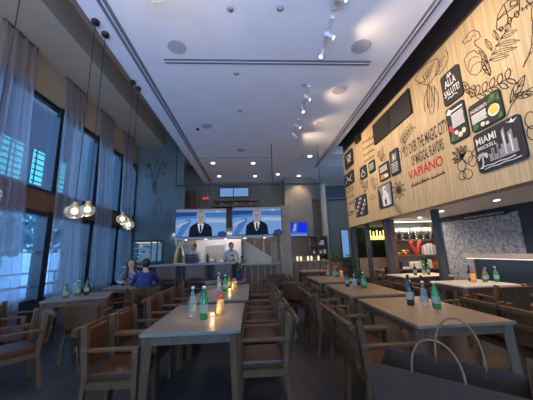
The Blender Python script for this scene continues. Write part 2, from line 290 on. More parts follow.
'mango_branch_drawing':[[[3.8,2.76],[3.84,2.73],[3.88,2.71],[3.93,2.72],[3.97,2.75],[3.98,2.81],[3.97,2.86],[3.93,2.9],[3.89,2.91],[3.84,2.9],[3.8,2.86],[3.79,2.81],[3.8,2.76]],[[3.95,2.67],[3.98,2.64],[4.03,2.62],[4.07,2.63],[4.11,2.66],[4.12,2.71],[4.11,2.76],[4.08,2.8],[4.03,2.81],[3.99,2.8],[3.95,2.77],[3.94,2.72],[3.95,2.67]],[[3.74,2.67],[3.77,2.64],[3.81,2.63],[3.85,2.64],[3.88,2.67],[3.9,2.71],[3.89,2.75],[3.86,2.79],[3.82,2.8],[3.77,2.79],[3.74,2.76],[3.73,2.72],[3.74,2.67]],[[3.86,2.5],[3.89,2.47],[3.93,2.46],[3.98,2.47],[4.02,2.5],[4.04,2.54],[4.03,2.58],[4.0,2.62],[3.95,2.63],[3.91,2.61],[3.87,2.58],[3.85,2.54],[3.86,2.5]],[[3.99,2.52],[4.02,2.49],[4.05,2.48],[4.09,2.48],[4.12,2.51],[4.13,2.54],[4.12,2.58],[4.1,2.61],[4.06,2.62],[4.03,2.61],[4.0,2.59],[3.99,2.55],[3.99,2.52]],[[3.96,2.85],[3.98,2.88],[4.01,2.91],[4.04,2.94],[4.07,2.96],[4.1,2.98],[4.14,2.99],[4.18,3.0]],[[3.96,2.85],[4.0,2.86],[4.04,2.88],[4.07,2.89],[4.1,2.92],[4.13,2.94],[4.16,2.97],[4.18,3.0]],[[3.96,2.85],[4.15,2.98]],[[3.96,2.85],[3.97,2.89],[3.97,2.92],[3.99,2.95],[4.0,2.97],[4.03,3.0],[4.05,3.03],[4.09,3.05]],[[3.96,2.85],[3.99,2.88],[4.02,2.9],[4.04,2.93],[4.06,2.96],[4.07,2.99],[4.08,3.02],[4.09,3.05]],[[3.96,2.85],[4.07,3.02]],[[3.96,2.85],[3.95,2.88],[3.94,2.9],[3.94,2.93],[3.94,2.96],[3.95,2.99],[3.97,3.02],[3.99,3.05]],[[3.96,2.85],[3.98,2.88],[4.0,2.91],[4.01,2.94],[4.01,2.97],[4.01,3.0],[4.0,3.02],[3.99,3.05]],[[3.96,2.85],[3.98,3.02]],[[3.96,2.85],[3.94,2.87],[3.91,2.88],[3.9,2.9],[3.89,2.93],[3.88,2.95],[3.88,2.98],[3.88,3.01]],[[3.96,2.85],[3.97,2.88],[3.97,2.91],[3.96,2.94],[3.95,2.96],[3.93,2.98],[3.91,3.0],[3.88,3.01]],[[3.96,2.85],[3.9,2.99]],[[3.96,2.85],[4.0,2.87],[4.03,2.88],[4.07,2.89],[4.1,2.9],[4.14,2.89],[4.17,2.89],[4.21,2.88]],[[3.96,2.85],[3.99,2.84],[4.03,2.83],[4.06,2.83],[4.09,2.84],[4.13,2.84],[4.17,2.86],[4.21,2.88]],[[3.96,2.85],[4.17,2.87]],[[3.96,2.85],[4.0,2.86],[4.03,2.86],[4.07,2.86],[4.1,2.86],[4.13,2.84],[4.15,2.83],[4.18,2.8]],[[3.96,2.85],[3.98,2.83],[4.01,2.82],[4.04,2.8],[4.07,2.8],[4.1,2.79],[4.14,2.8],[4.18,2.8]],[[3.96,2.85],[4.14,2.81]],[[3.81,2.83],[3.7,2.91],[3.63,2.99]]],
'wheat_drawing':[[[5.62,3.77],[5.57,3.8],[5.52,3.83],[5.46,3.86],[5.4,3.89],[5.33,3.92],[5.25,3.94],[5.17,3.97]],[[5.58,3.79],[5.55,3.78],[5.53,3.76],[5.5,3.75],[5.48,3.74],[5.45,3.74],[5.43,3.74],[5.4,3.74]],[[5.58,3.79],[5.56,3.8],[5.53,3.8],[5.51,3.79],[5.48,3.78],[5.45,3.77],[5.43,3.76],[5.4,3.74]],[[5.58,3.79],[5.57,3.81],[5.56,3.82],[5.56,3.84],[5.56,3.86],[5.57,3.88],[5.59,3.9],[5.61,3.92]],[[5.58,3.79],[5.6,3.82],[5.62,3.84],[5.63,3.86],[5.63,3.87],[5.63,3.89],[5.62,3.91],[5.61,3.92]],[[5.52,3.83],[5.5,3.81],[5.47,3.8],[5.44,3.79],[5.42,3.78],[5.4,3.78],[5.37,3.78],[5.35,3.78]],[[5.52,3.83],[5.5,3.83],[5.47,3.83],[5.45,3.83],[5.42,3.82],[5.4,3.81],[5.37,3.8],[5.35,3.78]],[[5.52,3.83],[5.51,3.85],[5.51,3.86],[5.5,3.88],[5.51,3.9],[5.52,3.91],[5.53,3.94],[5.55,3.96]],[[5.52,3.83],[5.54,3.85],[5.56,3.88],[5.57,3.89],[5.57,3.91],[5.57,3.93],[5.56,3.94],[5.55,3.96]],[[5.45,3.87],[5.43,3.85],[5.4,3.83],[5.38,3.82],[5.35,3.82],[5.33,3.81],[5.31,3.81],[5.28,3.81]],[[5.45,3.87],[5.43,3.87],[5.41,3.87],[5.38,3.86],[5.36,3.86],[5.33,3.85],[5.31,3.83],[5.28,3.81]],[[5.45,3.87],[5.44,3.88],[5.44,3.9],[5.43,3.91],[5.44,3.93],[5.45,3.95],[5.46,3.97],[5.48,3.99]],[[5.45,3.87],[5.47,3.89],[5.49,3.91],[5.5,3.93],[5.5,3.95],[5.5,3.96],[5.49,3.98],[5.48,3.99]],[[5.38,3.9],[5.35,3.88],[5.33,3.87],[5.3,3.86],[5.28,3.85],[5.25,3.84],[5.23,3.84],[5.21,3.85]],[[5.38,3.9],[5.35,3.9],[5.33,3.9],[5.3,3.9],[5.28,3.89],[5.26,3.88],[5.23,3.86],[5.21,3.85]],[[5.38,3.9],[5.36,3.91],[5.36,3.93],[5.36,3.94],[5.36,3.96],[5.37,3.98],[5.38,4.0],[5.4,4.02]],[[5.38,3.9],[5.39,3.92],[5.41,3.94],[5.42,3.96],[5.42,3.98],[5.42,4.0],[5.41,4.01],[5.4,4.02]],[[5.29,3.93],[5.26,3.91],[5.24,3.9],[5.22,3.89],[5.19,3.88],[5.17,3.87],[5.15,3.87],[5.13,3.88]],[[5.29,3.93],[5.27,3.93],[5.24,3.93],[5.22,3.93],[5.2,3.92],[5.17,3.91],[5.15,3.89],[5.13,3.88]],[[5.29,3.93],[5.28,3.94],[5.27,3.96],[5.27,3.97],[5.27,3.99],[5.28,4.01],[5.29,4.03],[5.31,4.05]],[[5.29,3.93],[5.31,3.95],[5.32,3.97],[5.33,3.99],[5.33,4.01],[5.33,4.03],[5.32,4.04],[5.31,4.05]],[[5.19,3.96],[5.17,3.94],[5.15,3.93],[5.12,3.92],[5.1,3.91],[5.08,3.9],[5.06,3.9],[5.04,3.9]],[[5.19,3.96],[5.17,3.96],[5.15,3.96],[5.13,3.96],[5.1,3.95],[5.08,3.94],[5.06,3.92],[5.04,3.9]],[[5.19,3.96],[5.18,3.97],[5.18,3.99],[5.18,4.0],[5.18,4.02],[5.19,4.04],[5.2,4.06],[5.22,4.08]],[[5.19,3.96],[5.21,3.98],[5.22,4.0],[5.23,4.02],[5.24,4.04],[5.23,4.05],[5.23,4.07],[5.22,4.08]]],
'flower_drawing':[[[6.59,3.7],[6.55,3.73],[6.53,3.77],[6.53,3.82],[6.55,3.86],[6.58,3.92],[6.64,3.97],[6.71,4.03]],[[6.59,3.7],[6.66,3.75],[6.71,3.81],[6.75,3.86],[6.77,3.91],[6.77,3.96],[6.75,4.0],[6.71,4.03]],[[6.59,3.7],[6.69,3.98]],[[6.64,3.83],[6.57,3.86]],[[6.64,3.83],[6.74,3.9]],[[6.59,3.7],[6.52,3.73],[6.46,3.76],[6.43,3.81],[6.41,3.86],[6.41,3.92],[6.43,3.98],[6.46,4.05]],[[6.59,3.7],[6.63,3.77],[6.64,3.84],[6.64,3.9],[6.62,3.95],[6.58,3.99],[6.53,4.03],[6.46,4.05]],[[6.59,3.7],[6.48,4.0]],[[6.54,3.84],[6.44,3.86]],[[6.54,3.84],[6.6,3.93]],[[6.59,3.7],[6.51,3.68],[6.45,3.67],[6.4,3.68],[6.36,3.69],[6.34,3.72],[6.33,3.75],[6.34,3.79]],[[6.59,3.7],[6.6,3.74],[6.59,3.78],[6.56,3.8],[6.53,3.81],[6.47,3.82],[6.41,3.81],[6.34,3.79]],[[6.59,3.7],[6.37,3.78]],[[6.49,3.74],[6.39,3.7]],[[6.49,3.74],[6.51,3.8]],[[6.46,3.85],[6.49,3.81],[6.54,3.8],[6.61,3.81],[6.68,3.85],[6.72,3.9],[6.73,3.95],[6.7,3.99],[6.64,4.0],[6.57,3.99],[6.51,3.95],[6.47,3.9],[6.46,3.85]],[[5.96,2.75],[5.93,2.73],[5.89,2.71],[5.85,2.7],[5.81,2.69],[5.77,2.68],[5.73,2.68],[5.69,2.69]],[[5.96,2.75],[5.92,2.76],[5.88,2.76],[5.84,2.75],[5.8,2.74],[5.76,2.73],[5.72,2.71],[5.69,2.69]],[[5.96,2.75],[5.73,2.7]],[[5.96,2.75],[5.96,2.72],[5.95,2.69],[5.93,2.66],[5.9,2.64],[5.87,2.61],[5.83,2.59],[5.78,2.57]],[[5.96,2.75],[5.92,2.73],[5.87,2.71],[5.84,2.68],[5.82,2.66],[5.8,2.63],[5.79,2.6],[5.78,2.57]],[[5.96,2.75],[5.81,2.59]],[[5.96,2.75],[5.99,2.72],[6.01,2.69],[6.02,2.66],[6.02,2.63],[6.01,2.6],[5.99,2.56],[5.96,2.53]],[[5.96,2.75],[5.94,2.72],[5.92,2.68],[5.91,2.65],[5.91,2.62],[5.92,2.59],[5.94,2.56],[5.96,2.53]],[[5.96,2.75],[5.96,2.56]],[[5.96,2.75],[6.01,2.74],[6.06,2.73],[6.09,2.71],[6.12,2.69],[6.14,2.66],[6.15,2.63],[6.15,2.59]],[[5.96,2.75],[5.97,2.72],[5.98,2.69],[6.0,2.66],[6.02,2.64],[6.06,2.62],[6.1,2.61],[6.15,2.59]],[[5.96,2.75],[6.12,2.62]],[[5.96,2.75],[6.01,2.77],[6.06,2.78],[6.11,2.78],[6.15,2.78],[6.19,2.77],[6.23,2.76],[6.26,2.74]],[[5.96,2.75],[6.0,2.73],[6.03,2.72],[6.07,2.72],[6.11,2.71],[6.16,2.72],[6.21,2.73],[6.26,2.74]],[[5.96,2.75],[6.22,2.74]],[[5.96,2.75],[5.98,2.78],[6.01,2.81],[6.04,2.83],[6.08,2.85],[6.12,2.87],[6.17,2.89],[6.23,2.9]],[[5.96,2.75],[6.01,2.76],[6.06,2.77],[6.1,2.79],[6.14,2.81],[6.17,2.84],[6.2,2.86],[6.23,2.9]],[[5.96,2.75],[6.18,2.87]],[[5.96,2.75],[5.95,2.78],[5.95,2.82],[5.95,2.85],[5.97,2.88],[5.99,2.91],[6.02,2.94],[6.06,2.98]],[[5.96,2.75],[6.0,2.78],[6.03,2.82],[6.06,2.85],[6.07,2.88],[6.08,2.91],[6.08,2.95],[6.06,2.98]],[[5.96,2.75],[6.05,2.94]],[[5.96,2.75],[5.92,2.77],[5.89,2.8],[5.87,2.82],[5.86,2.85],[5.85,2.88],[5.85,2.92],[5.86,2.95]],[[5.96,2.75],[5.97,2.79],[5.98,2.82],[5.97,2.86],[5.96,2.88],[5.93,2.91],[5.9,2.93],[5.86,2.95]],[[5.96,2.75],[5.88,2.92]],[[5.96,2.75],[5.91,2.75],[5.86,2.75],[5.82,2.76],[5.79,2.77],[5.76,2.79],[5.74,2.81],[5.72,2.84]],[[5.96,2.75],[5.95,2.78],[5.92,2.8],[5.89,2.82],[5.86,2.83],[5.82,2.84],[5.77,2.84],[5.72,2.84]],[[5.96,2.75],[5.76,2.82]],[[5.86,2.73],[5.88,2.69],[5.93,2.67],[5.98,2.67],[6.03,2.7],[6.07,2.73],[6.07,2.78],[6.05,2.81],[6.0,2.83],[5.94,2.83],[5.89,2.81],[5.86,2.77],[5.86,2.73]],[[6.23,2.44],[6.23,2.4],[6.21,2.35],[6.18,2.32],[6.15,2.28],[6.1,2.25],[6.05,2.22],[5.98,2.19]],[[6.23,2.44],[6.16,2.41],[6.1,2.38],[6.06,2.35],[6.02,2.31],[6.0,2.27],[5.99,2.24],[5.98,2.19]],[[6.23,2.44],[6.02,2.23]],[[7.13,3.03],[7.09,3.08],[7.07,3.13],[7.07,3.19],[7.09,3.25],[7.13,3.31],[7.19,3.38],[7.28,3.45]],[[7.13,3.03],[7.21,3.09],[7.28,3.16],[7.32,3.22],[7.34,3.28],[7.34,3.34],[7.32,3.39],[7.28,3.45]],[[7.13,3.03],[7.25,3.38]],[[7.17,2.85],[7.24,2.89],[7.3,2.91],[7.36,2.92],[7.41,2.92],[7.45,2.92],[7.5,2.9],[7.53,2.86]],[[7.17,2.85],[7.21,2.82],[7.24,2.8],[7.29,2.79],[7.34,2.8],[7.4,2.81],[7.46,2.83],[7.53,2.86]],[[7.17,2.85],[7.48,2.86]],[[6.96,3.21],[6.99,3.16],[7.05,3.14],[7.13,3.14],[7.2,3.17],[7.25,3.23],[7.26,3.29],[7.22,3.34],[7.16,3.36],[7.08,3.35],[7.01,3.32],[6.96,3.26],[6.96,3.21]],[[5.65,3.49],[5.68,3.44],[5.74,3.41],[5.81,3.42],[5.87,3.46],[5.92,3.52],[5.92,3.59],[5.89,3.64],[5.83,3.67],[5.75,3.65],[5.69,3.61],[5.65,3.55],[5.65,3.49]],[[5.62,3.58],[5.57,3.59],[5.52,3.6],[5.49,3.63],[5.46,3.65],[5.45,3.68],[5.44,3.72],[5.44,3.76]],[[5.62,3.58],[5.63,3.63],[5.62,3.66],[5.6,3.7],[5.58,3.72],[5.54,3.74],[5.5,3.76],[5.44,3.76]],[[5.62,3.58],[5.47,3.74]]],
'handwriting':[[[7.63,4.63],[7.53,4.69],[7.52,4.61],[7.43,4.62],[7.42,4.59],[7.32,4.63],[7.31,4.58],[7.22,4.6],[7.21,4.56],[7.11,4.63],[7.11,4.55],[7.03,4.56],[7.02,4.53],[6.93,4.58],[6.92,4.52],[6.84,4.52],[6.83,4.5]],[[7.65,4.42],[7.55,4.48],[7.54,4.41],[7.46,4.42],[7.44,4.4],[7.35,4.44],[7.34,4.38],[7.25,4.41],[7.24,4.37],[7.15,4.44],[7.15,4.36],[7.06,4.38],[7.05,4.35],[6.96,4.4],[6.96,4.34],[6.89,4.35],[6.87,4.33]],[[7.67,4.22],[7.57,4.28],[7.56,4.21],[7.48,4.23],[7.46,4.2],[7.37,4.24],[7.37,4.19],[7.28,4.22],[7.27,4.18],[7.18,4.26],[7.18,4.18],[7.1,4.2],[7.09,4.17],[7.0,4.22],[7.0,4.16],[6.93,4.17],[6.91,4.15]],[[7.68,4.02],[7.58,4.08],[7.58,4.01],[7.5,4.03],[7.49,4.01],[7.4,4.05],[7.39,4.0],[7.31,4.03],[7.3,4.0],[7.21,4.07],[7.21,3.99],[7.13,4.01],[7.13,3.99],[7.04,4.04],[7.04,3.98],[6.97,4.0],[6.96,3.98]],[[9.45,3.45],[9.31,3.52],[9.3,3.44],[9.18,3.45],[9.15,3.42],[9.03,3.47],[9.01,3.41],[8.9,3.44],[8.88,3.4],[8.75,3.48],[8.75,3.39],[8.64,3.41],[8.62,3.38]],[[9.5,3.23],[9.36,3.3],[9.35,3.22],[9.23,3.24],[9.21,3.22],[9.08,3.27],[9.07,3.21],[8.95,3.24],[8.93,3.2],[8.8,3.28],[8.8,3.19],[8.69,3.22],[8.67,3.18]],[[9.56,3.02],[9.42,3.09],[9.41,3.01],[9.28,3.03],[9.26,3.01],[9.13,3.06],[9.12,3.0],[9.0,3.04],[8.98,3.0],[8.85,3.08],[8.85,2.99],[8.73,3.02],[8.72,2.99]],[[9.02,4.76],[8.91,4.79],[8.91,4.73],[8.81,4.73],[8.8,4.71],[8.7,4.73],[8.69,4.69],[8.6,4.69],[8.59,4.67],[8.49,4.7],[8.49,4.64],[8.39,4.65],[8.39,4.62]],[[9.33,3.55],[9.21,3.6],[9.21,3.54],[9.11,3.55],[9.1,3.53],[8.99,3.56],[8.99,3.52],[8.88,3.54],[8.88,3.51],[8.77,3.57],[8.77,3.51],[8.68,3.52],[8.67,3.5]],[[7.87,3.27],[7.83,3.32],[7.81,3.37],[7.82,3.42],[7.84,3.48],[7.89,3.54],[7.95,3.6],[8.04,3.66]],[[7.87,3.27],[7.95,3.33],[8.01,3.39],[8.06,3.45],[8.09,3.51],[8.09,3.56],[8.07,3.62],[8.04,3.66]],[[7.87,3.27],[8.01,3.6]],[[7.93,3.43],[7.87,3.47]],[[7.93,3.43],[8.05,3.5]],[[7.84,3.13],[7.74,3.15],[7.67,3.18],[7.61,3.22],[7.58,3.26],[7.56,3.31],[7.56,3.36],[7.58,3.43]],[[7.84,3.13],[7.85,3.19],[7.85,3.25],[7.83,3.3],[7.8,3.34],[7.74,3.38],[7.67,3.4],[7.58,3.43]],[[7.84,3.13],[7.61,3.38]],[[7.73,3.25],[7.61,3.26]],[[7.73,3.25],[7.78,3.32]],[[8.73,2.78],[8.78,2.71],[8.89,2.67],[9.03,2.67],[9.17,2.71],[9.26,2.79],[9.28,2.87],[9.22,2.95],[9.1,2.99],[8.96,2.99],[8.83,2.94],[8.74,2.87],[8.73,2.78]],[[9.47,2.62],[9.33,2.6],[9.21,2.59],[9.1,2.59],[9.0,2.59],[8.92,2.61],[8.85,2.64],[8.79,2.68]],[[9.47,2.62],[9.41,2.66],[9.33,2.69],[9.24,2.71],[9.14,2.71],[9.04,2.71],[8.92,2.7],[8.79,2.68]],[[9.47,2.62],[8.89,2.67]]],
'script_lettering':[[[5.46,2.69],[5.4,2.77],[5.41,2.69],[5.37,2.72],[5.36,2.69],[5.31,2.75],[5.32,2.69],[5.27,2.73],[5.27,2.69],[5.22,2.77],[5.23,2.69],[5.19,2.72],[5.19,2.69],[5.14,2.76],[5.14,2.69],[5.1,2.72],[5.1,2.69],[5.04,2.78],[5.06,2.69],[5.02,2.73],[5.02,2.69],[4.97,2.76],[4.98,2.7],[4.94,2.72],[4.94,2.7],[4.89,2.75],[4.9,2.7],[4.86,2.73],[4.86,2.7]],[[4.81,2.69],[4.76,2.75],[4.77,2.69],[4.73,2.71],[4.73,2.69],[4.69,2.73],[4.69,2.69],[4.65,2.72],[4.65,2.69],[4.61,2.75],[4.61,2.69],[4.58,2.72],[4.58,2.7],[4.54,2.74],[4.54,2.7],[4.51,2.71],[4.5,2.7],[4.46,2.76],[4.47,2.7],[4.43,2.72],[4.43,2.7]]],
'flamingo_drawing':[[[3.55,4.62],[3.58,4.69],[3.52,4.7],[3.44,4.72],[3.35,4.69],[3.28,4.59],[3.27,4.5],[3.32,4.49],[3.38,4.52],[3.38,4.45],[3.32,4.34],[3.27,4.23],[3.26,4.11],[3.31,4.03],[3.39,4.0]],[[3.55,4.62],[3.5,4.62],[3.43,4.58],[3.39,4.62],[3.34,4.59]],[[3.6,4.23],[3.61,4.38],[3.52,4.42],[3.41,4.38],[3.35,4.26]],[[3.57,4.19],[3.53,4.29],[3.44,4.29],[3.36,4.22]],[[3.54,4.1],[3.49,4.17],[3.39,4.16],[3.32,4.09]],[[3.6,4.23],[3.55,4.07],[3.46,3.98],[3.36,3.99]],[[3.52,4.7],[3.48,4.69]]],
'fern_drawing':[[[3.33,3.9],[3.28,3.97],[3.23,4.02],[3.17,4.08],[3.11,4.13],[3.04,4.18],[2.97,4.22],[2.9,4.27]],[[3.22,4.05],[3.18,4.01],[3.14,3.97],[3.1,3.95],[3.06,3.93],[3.02,3.92],[2.98,3.91],[2.95,3.91]],[[3.22,4.05],[3.18,4.04],[3.14,4.03],[3.1,4.02],[3.06,4.0],[3.02,3.98],[2.99,3.95],[2.95,3.91]],[[3.22,4.05],[2.99,3.93]],[[3.17,4.11],[3.12,4.07],[3.07,4.03],[3.02,4.0],[2.97,3.97],[2.92,3.95],[2.87,3.94],[2.83,3.93]],[[3.17,4.11],[3.12,4.1],[3.07,4.09],[3.02,4.07],[2.97,4.04],[2.92,4.01],[2.88,3.97],[2.83,3.93]],[[3.17,4.11],[2.88,3.96]],[[3.09,4.18],[3.04,4.13],[2.99,4.09],[2.95,4.06],[2.9,4.03],[2.86,4.01],[2.82,4.0],[2.78,3.99]],[[3.09,4.18],[3.04,4.17],[3.0,4.15],[2.95,4.13],[2.9,4.1],[2.86,4.07],[2.82,4.03],[2.78,3.99]],[[3.09,4.18],[2.82,4.02]],[[3.01,4.22],[2.97,4.19],[2.94,4.17],[2.9,4.15],[2.87,4.14],[2.84,4.14],[2.81,4.14],[2.78,4.15]],[[3.01,4.22],[2.98,4.23],[2.95,4.23],[2.92,4.23],[2.88,4.22],[2.85,4.2],[2.82,4.18],[2.78,4.15]],[[3.01,4.22],[2.82,4.16]],[[3.24,4.03],[3.24,4.07],[3.24,4.11],[3.25,4.15],[3.26,4.19],[3.28,4.23],[3.31,4.27],[3.34,4.32]],[[3.24,4.03],[3.26,4.07],[3.29,4.11],[3.31,4.15],[3.32,4.19],[3.33,4.23],[3.34,4.28],[3.34,4.32]],[[3.24,4.03],[3.32,4.27]],[[3.15,4.15],[3.14,4.18],[3.14,4.22],[3.14,4.25],[3.15,4.29],[3.17,4.32],[3.18,4.36],[3.21,4.4]],[[3.15,4.15],[3.17,4.19],[3.19,4.23],[3.2,4.27],[3.21,4.3],[3.22,4.34],[3.21,4.37],[3.21,4.4]],[[3.15,4.15],[3.2,4.36]],[[3.04,4.22],[3.03,4.24],[3.02,4.27],[3.02,4.29],[3.03,4.32],[3.04,4.35],[3.05,4.39],[3.07,4.42]],[[3.04,4.22],[3.06,4.26],[3.07,4.29],[3.08,4.32],[3.09,4.35],[3.08,4.38],[3.08,4.4],[3.07,4.42]],[[3.04,4.22],[3.06,4.39]],[[2.92,4.25],[2.9,4.24],[2.88,4.24],[2.86,4.24],[2.85,4.24],[2.84,4.26],[2.84,4.28],[2.84,4.3]],[[2.92,4.25],[2.92,4.28],[2.91,4.3],[2.9,4.31],[2.89,4.32],[2.88,4.32],[2.86,4.31],[2.84,4.3]],[[2.92,4.25],[2.85,4.29]]],
'van_drawing':[[[3.02,4.39],[3.01,4.44],[3.0,4.49],[2.98,4.53],[2.96,4.57],[2.93,4.59],[2.9,4.61],[2.87,4.63]],[[2.87,4.63],[2.81,4.63],[2.67,4.54]],[[2.67,4.54],[2.7,4.36]],[[2.7,4.36],[2.97,4.33]],[[2.97,4.33],[3.02,4.39]],[[2.99,4.5],[2.85,4.49],[2.86,4.62]],[[2.85,4.49],[2.85,4.39]],[[2.85,4.49],[2.7,4.45]],[[2.79,4.51],[2.78,4.58],[2.7,4.53],[2.71,4.47],[2.79,4.51]],[[2.82,4.32],[2.82,4.31],[2.84,4.3],[2.85,4.31],[2.86,4.32],[2.87,4.35],[2.86,4.37],[2.86,4.39],[2.84,4.39],[2.83,4.39],[2.82,4.37],[2.81,4.35],[2.82,4.32]],[[2.72,4.32],[2.73,4.31],[2.74,4.3],[2.75,4.31],[2.76,4.32],[2.77,4.35],[2.77,4.37],[2.76,4.39],[2.75,4.39],[2.74,4.39],[2.72,4.37],[2.72,4.35],[2.72,4.32]],[[2.94,4.32],[2.95,4.31],[2.96,4.3],[2.97,4.31],[2.98,4.32],[2.99,4.34],[2.99,4.36],[2.98,4.37],[2.97,4.37],[2.96,4.37],[2.95,4.35],[2.94,4.33],[2.94,4.32]],[[2.98,4.51],[2.94,4.51],[2.86,4.53]],[[2.67,4.34],[2.6,4.33],[2.53,4.32]],[[2.67,4.37],[2.67,4.32]],[[2.62,4.35],[2.62,4.3]],[[2.57,4.34],[2.57,4.29]],[[2.53,4.34],[2.54,4.32],[2.55,4.31],[2.57,4.33],[2.59,4.35],[2.6,4.39],[2.6,4.42],[2.58,4.44],[2.57,4.44],[2.55,4.43],[2.53,4.4],[2.53,4.37],[2.53,4.34]]],
'pineapple_drawing':[[[2.55,4.15],[2.56,4.1],[2.58,4.07],[2.59,4.07],[2.6,4.09],[2.6,4.14],[2.59,4.19],[2.58,4.24],[2.56,4.27],[2.55,4.27],[2.54,4.25],[2.54,4.2],[2.55,4.15]],[[2.66,3.83],[2.73,3.71],[2.81,3.63]],[[2.6,4.07],[2.63,3.97],[2.61,3.93]],[[2.62,3.86],[2.63,3.83],[2.64,3.81],[2.65,3.81],[2.66,3.82],[2.66,3.86],[2.65,3.89],[2.64,3.93],[2.63,3.95],[2.62,3.95],[2.61,3.93],[2.61,3.9],[2.62,3.86]]],
